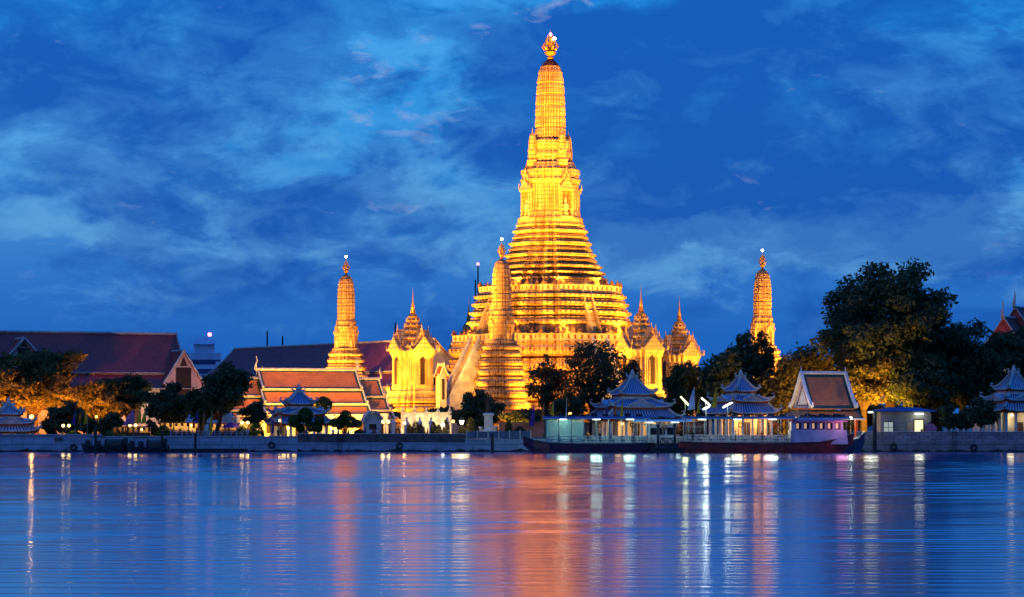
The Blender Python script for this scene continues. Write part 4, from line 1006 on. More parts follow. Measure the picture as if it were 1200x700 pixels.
def tree(name, label, px, Y, ytop, ybot, hw, leafm, n=9000, size=.42, clumps=34, group=None, lean=0.0, base_px=None, flat=1.0, trunk_r=None, hollow=.55, droop=0.0, seed=0, gap=1.0):
    global rng
    rng = np.random.default_rng(seed or int(px*7+ytop)); rd = random.Random(seed or int(px*7+ytop))
    s_ = S(Y); zt, zb = PZ(ytop, Y)-2, PZ(ybot, Y)-2; rx_ = hw/s_; rz_ = (zt-zb)/2; cz = (zt+zb)/2
    bx = PX(base_px if base_px is not None else px, Y); off = PX(px, Y)-bx
    t_ = thing(name, label, 'tree', (bx, Y, 2), 0, group)
    cc = []; k = 0
    while len(cc) < clumps and k < 4000:
        k += 1; d = rng.normal(size=3); d /= np.linalg.norm(d); r_ = rng.uniform(hollow**2, 1)**.5
        p = d*r_*(1-.12*rng.random()); p[2] = p[2]*(1 if p[2] > 0 else .8)
        if all(np.linalg.norm(p-q_) > .26*gap for q_ in cc) or k > 2500: cc.append(p)
    cc = np.array(cc); rc = rng.uniform(.20, .34, len(cc))*(34/clumps)**.33
    cc *= ((1-rc*.75)*rng.uniform(.82, 1.14, len(cc)))[:, None]
    w_ = rc**2.2; cnt = np.maximum(30, (n*w_/w_.sum()).astype(int)); P = []; N = []
    for c_, r_, m_ in zip(cc, rc, cnt):
        d = rng.normal(size=(m_, 3)); d /= np.linalg.norm(d, axis=1)[:, None]
        rr = r_*rng.uniform(.15, 1, m_)**.6*(1+.25*np.sin(d[:, 0]*5+c_[0]*9)*np.cos(d[:, 2]*6))
        q_ = c_+d*rr[:, None]*np.array([1.1, 1.1, .75])
        if droop: q_[:, 2] -= droop*rng.random(m_)**2*r_*2
        P.append(q_); nn = d*.6+rng.normal(size=(m_, 3))*.6; nn[:, 2] += .3; N.append(nn/np.linalg.norm(nn, axis=1)[:, None])
    P = np.concatenate(P)*np.array([rx_, rx_*.9, rz_*flat])+np.array([off, 0, cz]); N = np.concatenate(N)
    keep = P[:, 2] > .3; leaves_mesh('crown', P[keep], N[keep], size, leafm, t_)
    tr = MB(); r0 = trunk_r or max(.14, .035*rx_+.02*zt); zc = max(zb*1.0, zt*.28)
    fork = Vector((off*.5, 0, zc*.9+.1)); tr.tube([(0, 0, -.3), (off*.12+.05, .05, zc*.3), (off*.3, -.05, zc*.6), tuple(fork)], [r0*1.35, r0, r0*.9, r0*.8], 8)
    order = list(range(len(cc))); rd.shuffle(order)
    for i in order[:min(14, len(order))]:
        e = Vector((cc[i][0]*rx_*.9+off, cc[i][1]*rx_*.8, cc[i][2]*rz_*.85+cz)); mid = fork.lerp(e, .5)+Vector((rd.uniform(-.1, .1)*rx_, rd.uniform(-.1, .1)*rx_, rz_*.12))
        tr.tube([tuple(fork-Vector((0, 0, .15))), tuple(mid), tuple(e)], [r0*.55, r0*.33, r0*.08], 6)
    tr.build('trunk', M['bark'], t_); return t_
def bonsai(label, px, Y, balls, base):
    """clipped tree: bare stems carrying separate trimmed balls"""
    global rng
    rng = np.random.default_rng(int(px)); t_ = thing('topiary_tree', label, 'topiary', (PX(px, Y), Y, 2), 0, 'clipped cloud trees on the quay')
    s_ = S(Y); tr = MB(); P = []; N = []
    for bx, by, r_ in balls:
        c_ = np.array([(bx-px)/s_, rng.uniform(-.3, .3), PZ(by, Y)-2]); r_ = r_/s_; m_ = int(1100*r_*r_)+250
        d = rng.normal(size=(m_, 3)); d /= np.linalg.norm(d, axis=1)[:, None]; P.append(c_+d*(r_*rng.uniform(.82, 1.06, m_))[:, None]); nn = d+rng.normal(size=(m_, 3))*.35; N.append(nn/np.linalg.norm(nn, axis=1)[:, None])
        tr.tube([(0, 0, 0), (c_[0]*.3, 0, c_[2]*.5), tuple(c_)], [.13, .10, .05], 6)
    o = leaves_mesh('crown', np.concatenate(P), np.concatenate(N), .2, M['topiary'], t_, 1.3); tr.build('trunk', M['bark'], t_); return t_
def bush(label, px, Y, ytop, hw, m='topiary', name='clipped_bush'):
    global rng
    rng = np.random.default_rng(int(px)); r_ = hw/S(Y); h = PZ(ytop, Y)-2; n_ = int(900*r_)+300
    t_ = thing(name, label, 'bush', (PX(px, Y), Y, 2), 0, 'round clipped bushes along the quay')
    d = rng.normal(size=(n_, 3)); d[:, 2] = np.abs(d[:, 2]); d /= np.linalg.norm(d, axis=1)[:, None]
    rr = rng.uniform(.82, 1.05, n_)[:, None]; P = d*rr*np.array([r_, r_, h]); nn = d+rng.normal(size=(n_, 3))*.4; nn /= np.linalg.norm(nn, axis=1)[:, None]
    leaves_mesh('foliage', P, nn, .2, M[m], t_, 1.3); MB().tube([(0, 0, 0), (.03, 0, h*.6)], [.08, .04], 6).build('stem', M['bark'], t_); return t_

# left bank
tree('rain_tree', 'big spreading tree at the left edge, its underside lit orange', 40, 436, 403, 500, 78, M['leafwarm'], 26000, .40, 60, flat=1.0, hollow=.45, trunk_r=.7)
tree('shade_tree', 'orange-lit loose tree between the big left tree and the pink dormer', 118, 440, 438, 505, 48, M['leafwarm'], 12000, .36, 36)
tree('shade_tree', 'dark olive tree below the middle of the maroon roof', 150, 446, 434, 492, 34, M['leaf'], 8000, .36, 28)
tree('round_tree', 'dome-shaped dark tree behind the twin-globe lamp near the left pavilion', 79, 415, 468, 513, 28, M['leafdark'], 7500, .30, 30)
tree('round_tree', 'dense dark tree below the pink dormer gable', 198, 420, 446, 508, 34, M['leafdark'], 11000, .32, 34)
tree('round_tree', 'small dark tree left of the yellow flags behind the stall', 130, 418, 478, 512, 17, M['leafdark'], 4000, .28, 20)
tree('leaning_tree', 'tall dark tree with a slanting trunk left of the blue-roofed pavilion', 266, 408, 415, 492, 36, M['leafdark'], 10000, .32, 38, base_px=252, trunk_r=.34, gap=1.1)
tree('round_tree', 'olive tree between the leaning tree and the dense dark tree', 236, 414, 448, 506, 24, M['leaf'], 6000, .32, 26)
tree('shade_tree', 'low dark tree behind the lamps beside the blue-roofed pavilion', 297, 416, 468, 508, 20, M['leafdark'], 4500, .28, 22)
bonsai('clipped cloud tree with balls at several heights in front of the blue-roofed pavilion', 352, 405, [(345, 494, 7), (358, 487, 9), (352, 502, 5), (364, 500, 6), (374, 494, 6), (373, 502, 5), (391, 496, 5)], 515)
bonsai('clipped cloud tree between the blue-roofed pavilion and the arched gate', 404, 405, [(401, 493, 7), (405, 488, 7), (411, 495, 7), (419, 497, 5), (398, 500, 4)], 515)
bonsai('single clipped ball tree rising behind the blue-roofed pavilion', 379, 424, [(379, 475, 10)], 515)
for px, yt, hw, mm, lab in ((87, 505, 9, 'topiary', 'yellow-green bush under the twin-globe lamp'), (25, 507, 9, 'leafdark', 'dark clipped bush in front of the left pavilion'), (128, 505, 8, 'topiary', 'green bush below the dark-canopied stall'), (192, 499, 9, 'topiary', 'pale green bush left of the bright amber stall'), (142, 508, 6, 'topiary', 'low green bush at the left of the dark barge'),
                         (283, 500, 9, 'topiary', 'round green bush beside the purple umbrella'), (300, 496, 10, 'topiary', 'round green bush left of the blue-roofed pavilion'), (421, 503, 8, 'leafdark', 'dark round bush before the arched gate'), (609, 500, 9, 'leafdark', 'dark round bush at the stern of the lit ferry'),
                         (552, 489, 7, 'leafwarm', 'yellow leafy shrub right of the square lantern'), (541, 500, 5, 'leafwarm', 'short yellow shrub below the square lantern'), (493, 497, 6, 'leafwarm', 'yellow leafy shrub below the white boundary wall'), (596, 492, 5, 'leafwarm', 'thin pale shrub right of the monument')):
    bush(lab, px, 406 if px not in (609,) else 404, yt, hw, mm)
tree('round_tree', 'round dark tree behind the stone monument at the foot of the front tower', 560, 424, 454, 512, 33, M['leafdark'], 13000, .30, 44, trunk_r=.25)
# in front of the temple
tree('temple_tree', 'tall open-crowned tree silhouetted against the golden tower', 694, 432, 387, 494, 47, M['leafdark'], 7600, .30, 58, gap=1.35, hollow=.35, trunk_r=.55)
tree('temple_tree', 'left part of the tree pair silhouetted against the golden tower', 640, 434, 413, 494, 30, M['leafdark'], 3600, .30, 40, gap=1.35, hollow=.35)
tree('temple_tree', 'slim tree just right of the tall open-crowned tree', 742, 438, 414, 488, 15, M['leafdark'], 1700, .32, 18)
tree('temple_tree', 'small tree below the tall open-crowned tree at the ferry stern', 668, 428, 452, 505, 24, M['leafdark'], 4500, .30, 24)
# right bank
tree('bank_tree', 'dark tree behind the fluorescent tubes right of the shrines', 800, 446, 415, 500, 28, M['leaf'], 7000, .36, 28)
tree('bank_tree', 'broad dark green tree in front of the right corner tower', 846, 450, 402, 500, 40, M['leafdark'], 12000, .38, 40)
tree('bank_tree', 'tall dark tree beside the right corner tower', 868, 456, 384, 480, 26, M['leafdark'], 8000, .38, 30)
tree('bank_tree', 'dark tree masking the foot of the right corner tower', 893, 462, 376, 490, 19, M['leafdark'], 4200, .38, 22, gap=1.2)
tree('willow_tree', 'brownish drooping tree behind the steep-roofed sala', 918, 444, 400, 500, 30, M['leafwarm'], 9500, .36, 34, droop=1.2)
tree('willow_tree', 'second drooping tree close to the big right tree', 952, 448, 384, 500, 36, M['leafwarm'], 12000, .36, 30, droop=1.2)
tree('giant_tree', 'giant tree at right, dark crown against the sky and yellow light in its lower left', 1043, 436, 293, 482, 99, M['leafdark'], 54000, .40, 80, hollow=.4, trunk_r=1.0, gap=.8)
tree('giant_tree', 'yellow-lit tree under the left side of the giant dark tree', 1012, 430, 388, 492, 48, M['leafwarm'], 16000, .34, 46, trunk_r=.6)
tree('bank_tree', 'dark tree below the middle of the giant crown behind the shed', 1078, 428, 400, 500, 45, M['leafdark'], 16000, .36, 44)
tree('bank_tree', 'dark bushy tree filling between the giant tree and the right pavilion', 1128, 440, 364, 500, 54, M['leafdark'], 22000, .38, 50)
tree('bank_tree', 'dark tree behind the right pavilion below the red gables', 1183, 446, 374, 495, 48, M['leafdark'], 18000, .38, 46)
tree('quay_tree', 'small round tree on the quay left of the right pavilion', 1150, 407, 463, 506, 22, M['leafdark'], 6500, .26, 30)
tree('quay_tree', 'young tree on the quay right of the blue-roofed shed', 1112, 409, 470, 508, 13, M['leafdark'], 3000, .26, 18)
tree('quay_tree', 'low tree on the quay under the giant crown left of the small round tree', 1130, 415, 476, 510, 15, M['leafdark'], 3500, .26, 20)
# far tree belts that close the gaps behind
fi_ = 0
for px, yt, hw in ((-25, 440, 40), (330, 470, 40), (440, 470, 34), (520, 474, 30), (620, 478, 40), (770, 460, 40), (830, 440, 34), (960, 420, 36), (1100, 410, 50), (1225, 400, 40)):
    tree('far_tree', ['dark tree standing far back at the left edge', 'tree behind the orange-roofed hall', 'tree behind the arched gate', 'tree behind the round dark bush', 'tree behind the temple wall', 'tree behind the widest pavilion', 'tree behind the fluorescent tubes and flags', 'tree far behind the drooping trees', 'tree far behind the blue-roofed shed', 'tree beyond the right edge'][fi_], px, 478 if px not in (330, 440, 520, 620) else 460, yt, 500, hw, M['leafdark'], 6000, .42, 26); fi_ += 1

# lamps hung in and under the lit trees
def treelamp(label, p, tgt, e, ang=110, col=(1, .42, .05)):
    t_ = thing('tree_lamp', label, 'floodlight', p, 0, 'lamps lighting the trees from below')
    MB().lathe([(.16, 0), (.22, .05), (.22, .35), (.28, .5)], 8).build('housing', M['darksteel'], t_); MB().lathe([(.2, 0), (.24, .02)], 8, (0, 0, .5)).build('lens', emit('tree_lamp_lens', col, 6), t_)
    spot(t_, (0, 0, .62), tuple(Vector(tgt)-Vector(p)), col, e, ang, .8, .3)
treelamp('ground lamp lighting the underside of the big left tree', (PX(22, 428), 428, 2), (PX(30, 436), 436, 12), 36000, 150, (1, .31, .02))
treelamp('ground lamp lighting the right side of the big left tree', (PX(84, 430), 430, 2), (PX(74, 438), 438, 12), 24000, 150, (1, .31, .02))
treelamp('ground lamp lighting the loose tree below the maroon roof', (PX(112, 430), 430, 2), (PX(118, 440), 440, 9), 15000, 150, (1, .33, .03))
treelamp('ground lamp lighting the yellow tree under the giant crown', (PX(1012, 420), 420, 2.6), (PX(1008, 430), 430, 9), 42000, 120, (1, .50, .03))
treelamp('second ground lamp lighting the trunk of the giant tree', (PX(1040, 424), 424, 2), (PX(1035, 436), 436, 18), 28000, 110, (1, .42, .03))
treelamp('ground lamp lighting the drooping trees', (PX(945, 432), 432, 2), (PX(930, 444), 444, 10), 16000, 130, (1, .45, .1))

for px, Yl, tx_, tz_ in ((425, 428, 395, 11), (330, 420, 350, 10), (380, 422, 375, 11)):
    o = flood(PX(px, Yl), Yl, 2.1, PX(tx_, 437), 437, tz_, 26000, 110, (1, .46, .06), True, 'added floodlights washing the orange hall roof', 'small added floodlight aimed at the stepped orange tile roof')  # lamps added to warm the tile roof; no source known here
flood(PX(1150, 530), 530, 2.1, PX(1185, 560), 560, 22, 12000, 80, (1, .48, .4), True, 'added lights on the red gables', 'small added floodlight aimed at the red temple gables')  # lamp added to brighten the gables
flood(PX(186, 440), 440, 2.1, PX(188, 462), 462, 12, 9000, 80, (1, .55, .35), True, 'added lights on the maroon hall', 'small added floodlight aimed at the pink dormer gable')  # lamp added to lift the dormer gable
flood(PX(930, 405), 405, 2.1, PX(972, 414), 414, 9, 5000, 110, (1, .55, .2), True, 'added lights on the steep sala', 'small added floodlight below the eaves of the steep sala')  # lamp added to boost the sala roof
for px in (484, 500, 516): flood(PX(px, 430), 430, 2.1, PX(px, 436), 436, 4.0, 1500, 140, (1, .66, .22), True, 'lights on the white boundary wall', 'small floodlight close to the white boundary wall')
for i_, (px, yt) in enumerate(((480, 497), (487, 493), (508, 494), (514, 498), (523, 492))): bush(['leafy shrub at the left end of the white boundary wall', 'taller leafy shrub before the white boundary wall', 'leafy shrub before the middle of the white boundary wall', 'low shrub right of the middle of the boundary wall', 'leafy shrub at the right end of the white boundary wall'][i_], px, 409, yt, 4.5, 'leafwarm')
flood(PX(1006, 402.5), 402.6, 2.1, PX(972, 414), 414, 9, 3200, 90, (1, .6, .3), True, 'added lights on the steep sala', 'small added floodlight on the quay edge aimed at the steep brown roof')  # second added lamp, turns the sala roof warmer
for px, Yl, yt, hw, lab in ((1012, 470, 462, 30, 'dark tree far behind the right end of the steep sala'), (1048, 474, 468, 30, 'dark tree far behind the left of the shed'), (1160, 470, 462, 34, 'dark tree far behind the small round tree'), (1095, 462, 470, 26, 'dark tree close behind the ring sign'), (995, 462, 478, 18, 'low dark tree behind the white lamp of the sala')):
    tree('far_tree', lab, px, Yl, yt, 509, hw, M['leafdark'], 5000, .40, 24)
for px, yt, hw, lab in ((60, 482, 13, 'low orange-lit shrub tree right of the left pavilion'), (104, 486, 13, 'low orange-lit shrub tree behind the left feather flags'), (118, 490, 9, 'small orange-lit shrub tree behind the small leaf lamp'), (180, 489, 9, 'low shrub tree between the two left stalls')):
    tree('shrub_tree', lab, px, 428, yt, 515, hw, M['leafwarm'], 2600, .28, 16)

# ================================================================== the quay
def quay(label, px0, px1, Y, ztop, zcap, m_low, m_top, name='quay_wall'):
    x0, x1 = PX(px0, Y), PX(px1, Y); t_ = thing(name, label, 'wall', ((x0+x1)/2, Y, 0)); h = (x1-x0)/2
    MB().box(-h, h, 0, .9, -1.5, ztop).build('footing', m_low, t_)
    MB().box(-h, h, .06, .7, ztop+.003, zcap).build('parapet', m_top, t_, uv=True)
    MB().box(-h, h, -.04, .8, zcap+.003, zcap+.1).build('coping', M['white'], t_); return t_
def stained(name, c1, c2, dark, level=.55):
    """concrete with a wet dark tide band at the bottom and drips of its own"""
    m = mat(name, c1, c2, .6, .8, .03, 2.5, stretch=(.6, 1, 1.6)); t = m.node_tree; b = t.nodes['Principled BSDF']
    src = b.inputs['Base Color'].links[0].from_socket; x = t.nodes.new('ShaderNodeTexCoord'); sp = t.nodes.new('ShaderNodeSeparateXYZ'); t.links.new(x.outputs['Object'], sp.inputs[0])
    n = t.nodes.new('ShaderNodeTexNoise'); n.inputs['Scale'].default_value = .7; n.inputs['Detail'].default_value = 8; t.links.new(x.outputs['Object'], n.inputs['Vector'])
    a = t.nodes.new('ShaderNodeMath'); a.operation = 'MULTIPLY_ADD'; a.inputs[1].default_value = 1.1; t.links.new(n.outputs['Fac'], a.inputs[0]); 
    s_ = t.nodes.new('ShaderNodeMath'); s_.operation = 'MULTIPLY'; s_.inputs[1].default_value = -1; t.links.new(sp.outputs[2], s_.inputs[0]); t.links.new(s_.outputs[0], a.inputs[2])
    r = t.nodes.new('ShaderNodeValToRGB'); e = r.color_ramp.elements; e[0].position = .5-level; e[1].position = min(1, .62-level+.1); e[0].color = (0, 0, 0, 1); e[1].color = (1, 1, 1, 1); t.links.new(a.outputs[0], r.inputs[0])
    mx = t.nodes.new('ShaderNodeMix'); mx.data_type = 'RGBA'; t.links.new(r.outputs[0], mx.inputs[0]); mx.inputs[7].default_value = lin(dark)
    cb = t.nodes.new('ShaderNodeCombineXYZ'); t.links.new(sp.outputs[0], cb.inputs[0]); t.links.new(sp.outputs[2], cb.inputs[1])
    bk_ = t.nodes.new('ShaderNodeTexBrick'); bk_.inputs['Scale'].default_value = 1; bk_.inputs['Brick Width'].default_value = 3.4; bk_.inputs['Row Height'].default_value = 1.15; bk_.inputs['Mortar Size'].default_value = .05
    bk_.inputs['Color1'].default_value = (1, 1, 1, 1); bk_.inputs['Color2'].default_value = (.72, .74, .78, 1); bk_.inputs['Mortar'].default_value = (.4, .4, .4, 1); t.links.new(cb.outputs[0], bk_.inputs['Vector'])
    m2 = t.nodes.new('ShaderNodeMix'); m2.data_type = 'RGBA'; m2.blend_type = 'MULTIPLY'; m2.inputs[0].default_value = 1; t.links.new(src, m2.inputs[6]); t.links.new(bk_.outputs['Color'], m2.inputs[7]); src = m2.outputs[2]
    t.links.new(src, mx.inputs[6]); t.links.new(mx.outputs[2], b.inputs['Base Color']); return m
M['quay_pale'] = stained('pale_quay_wall', '#b3b9c4', '#8e959f', '#2b2724', .35)
M['quay_brown'] = mat('brown_quay_stone', '#74605c', '#453836', .9, .8, .04, 3)
M['quay_stone'] = stained('weathered_quay_stone', '#a39a94', '#7c736d', '#3a3330', .3)
M['quay_top'] = uvmat('pinkish_quay_blocks', '#bfa6a6', '#5f5254', sx=1.3, sy=.5, rough=.8, mortar=.035, col2='#9d8a8c', noise=.4)
quay('pale quay wall below the left pavilion with a dark tide line', -90, 118, 400, 1.2, 2.65, M['quay_pale'], M['quay_pale'])
quay('pale quay wall behind the moored barges and purple umbrella', 118, 349, 400, 1.1, 2.35, M['quay_pale'], M['quay_pale'])
quay('long quay wall with a brown upper band below the left golden shrine', 349, 545, 400, 1.45, 2.75, M['quay_pale'], M['quay_brown'])
quay('low quay wall under the panel fence by the monument', 545, 640, 400, .9, 1.9, M['quay_pale'], M['quay_pale'])
quay('quay wall hidden behind the two lit ferries', 640, 1004, 400, 1.2, 2.2, M['quay_pale'], M['quay_pale'])
quay('weathered stone quay wall with pinkish parapet along the right bank', 1004, 1300, 400, 1.7, 3.05, M['quay_stone'], M['quay_top'])
# small sign on the left wall
sg = MB(); sg.box(PX(64, 399.8), PX(73, 399.8), 399.78, 399.95, 1.75, 2.25); tag(sg.build('wall_sign', M['quay_brown']), 'small dark brown plate fixed to the left quay wall', 'sign')
def fence(label, px0, px1, Y, z0, z1, n, pm, panel=None, posts=None):
    x0, x1 = PX(px0, Y), PX(px1, Y); t_ = thing('quay_fence', label, 'fence', ((x0+x1)/2, Y, z0)); h = (x1-x0)/2; p0 = None
    for i in range(n+1):
        x = -h+2*h*i/n
        if p0 is None: p0 = MB().box(-.1, .1, -.1, .1, 0, z1-z0+.15).build('post', posts or pm, t_, loc=(x, 0, 0))
        else: again(p0, t_, (x, 0, 0))
    r_ = MB()
    for z in (.15, .5, .9): r_.tube([(-h, 0, (z1-z0)*z), (h, 0, (z1-z0)*z)], .04, 5)
    r_.build('rail', pm, t_)
    if panel: MB().box(-h, h, .03, .06, .1, (z1-z0)*.92).build('panel', panel, t_)
    return t_
fence('grey panel fence with pale posts in front of the monument', 547, 622, 400.2, 2.0, 3.25, 6, M['steel'], mat('fence_panel', '#6d7684', '#525a66', 1, .5), M['cream'])
fence('thin railing on the quay behind the barges left of the purple umbrella', 200, 290, 400.25, 2.46, 3.2, 14, M['steel'])
fence('white post railing on the right quay below the small round tree', 1108, 1172, 402.5, 2.0, 3.5, 9, M['white'])

# floating landing stage on the left with mooring piles
ls = thing('landing_stage', 'dark floating landing stage with low rails between the barges and the umbrella', 'pontoon', (PX(243, 395), 395, 0)); h = 46/S(395)
MB().box(-h, h, -1.6, 2.2, -.3, .55).build('deck', M['black'], ls); p0 = None
for i in range(13):
    x = -h+2*h*i/12
    if p0 is None: p0 = MB().box(-.06, .06, -.06, .06, .55, 1.7).build('post', M['steel'], ls, loc=(x, -1.4, 0))
    else: again(p0, ls, (x, -1.4, 0))
r_ = MB(); r_.tube([(-h, -1.4, 1.65), (h, -1.4, 1.65)], .05, 5); r_.tube([(-h, -1.4, 1.15), (h, -1.4, 1.15)], .04, 5); r_.build('rail', M['steel'], ls)
def pile(label, px, Y, ztop, r_=.22, m_='black', cap=False):
    t_ = thing('mooring_pile', label, 'pile', (PX(px, Y), Y, 0), 0, 'mooring piles standing in the river')
    MB().lathe([(r_*1.05, -1.5), (r_, 0), (r_*.95, ztop-.1), (r_*.6, ztop)], 10).build('shaft', M[m_], t_); MB().lathe([(r_*1.12, ztop*.7), (r_*1.12, ztop*.7+.15)], 10).build('iron_band', M['darksteel'], t_); return t_
pile('dark mooring pile at the left end of the barges', 112, 393, 4.1); pile('mooring pile between the two dark barges', 190, 393, 3.3); pile('mooring pile at the landing stage by the stall', 229, 392, 2.9)
pile('dark pile in front of the panel fence', 577, 397, 2.9, .25); pile('thick dark pile carrying a lamp beside the blue ferry bow', 1025, 394, 6.2, .32)
lp = MB().box(-1.1, .5, -.25, .25, 0, .12); t_ = thing('pile_lamp', 'bright white lamp on top of the thick pile beside the blue ferry bow', 'lamp', (PX(1025, 394), 393.9, 6.2)); lp.build('bracket', M['darksteel'], t_)
lo_ = MB().box(-1.0, -.3, -.16, .16, -.14, -.01).build('lamp', M['white_lamp'], t_); point(lo_, (-.6, -.4, -.35), (.9, 1, .8), 200)

# ================================================================== boats
def hull(m, st, mi=0):
    """stations (x, half width, keel z, sheer z, flare)"""
    rings = []
    for x, w, zk, zs, fl in st:
        rings.append([(x, -w, zs), (x, -w*(1-fl*.35), lerp(zk, zs, .5)), (x, -w*(1-fl), lerp(zk, zs, .12)), (x, 0, zk), (x, w*(1-fl), lerp(zk, zs, .12)), (x, w*(1-fl*.35), lerp(zk, zs, .5)), (x, w, zs)])
    return m.loft(rings, mi)
def barge(label, px0, px1, Y, zs):
    x0, x1 = PX(px0, Y), PX(px1, Y); L_ = x1-x0; t_ = thing('barge', label, 'barge', ((x0+x1)/2, Y, 0), 0, 'dark barges moored at the left quay')
    st = [(-L_/2, .3, zs*.5, zs*1.25, .2), (-L_*.42, 1.5, -.2, zs, .25), (-L_*.2, 2.0, -.5, zs*.85, .2), (L_*.2, 2.0, -.5, zs*.85, .2), (L_*.42, 1.6, -.2, zs, .25), (L_/2, .4, zs*.4, zs*1.2, .2)]
    hull(MB(), st).build('hull', M['black'], t_)
    h = MB(); h.tube([(-L_*.3, 0, zs*.7), (-L_*.3, 0, zs+1.2), (0, 0, zs+1.35), (0, 0, zs*.7)], .07, 5); h.build('hoop_frame', M['darksteel'], t_)
    cn = MB(); n = 8; cn.loft([[(x, 1.4*math.cos(math.pi*(1-i/n)), zs*.8+1.1*math.sin(math.pi*(1-i/n))) for i in range(n+1)] for x in (L_*.05, L_*.35)]); cn.build('hold_cover', M['wood'], t_)
    g0 = None
    for i, x in enumerate((-.38, -.15, .02, .42)):
        p = (x*L_, .3*(-1)**i, zs*.8)
        if g0 is None: g0 = MB().lathe([(.35, 0), (.4, .2), (.4, .8), (.3, 1.0)], 8).build('drum', M['darksteel'], t_, loc=p)
        else: again(g0, t_, p, 0, (1, 1, .7+.2*i))
    ty = MB()
    for k in range(24):
        a0, a1 = 2*math.pi*k/24, 2*math.pi*(k+1)/24
        ty.tube([(.36*math.cos(a0), 0, .36*math.sin(a0)), (.36*math.cos(a1), 0, .36*math.sin(a1))], .11, 5)
    t0 = ty.build('tyre', M['black'], t_, loc=(-L_*.28, -2.0, zs*.55))
    for x in (-.05, .2): again(t0, t_, (x*L_, -2.05, zs*.5))
    return t_
barge('dark barge with a low curved cover moored below the left flags', 96, 152, 396, 1.15)
barge('second dark barge moored right beside the landing stage', 148, 198, 394.5, 1.0)

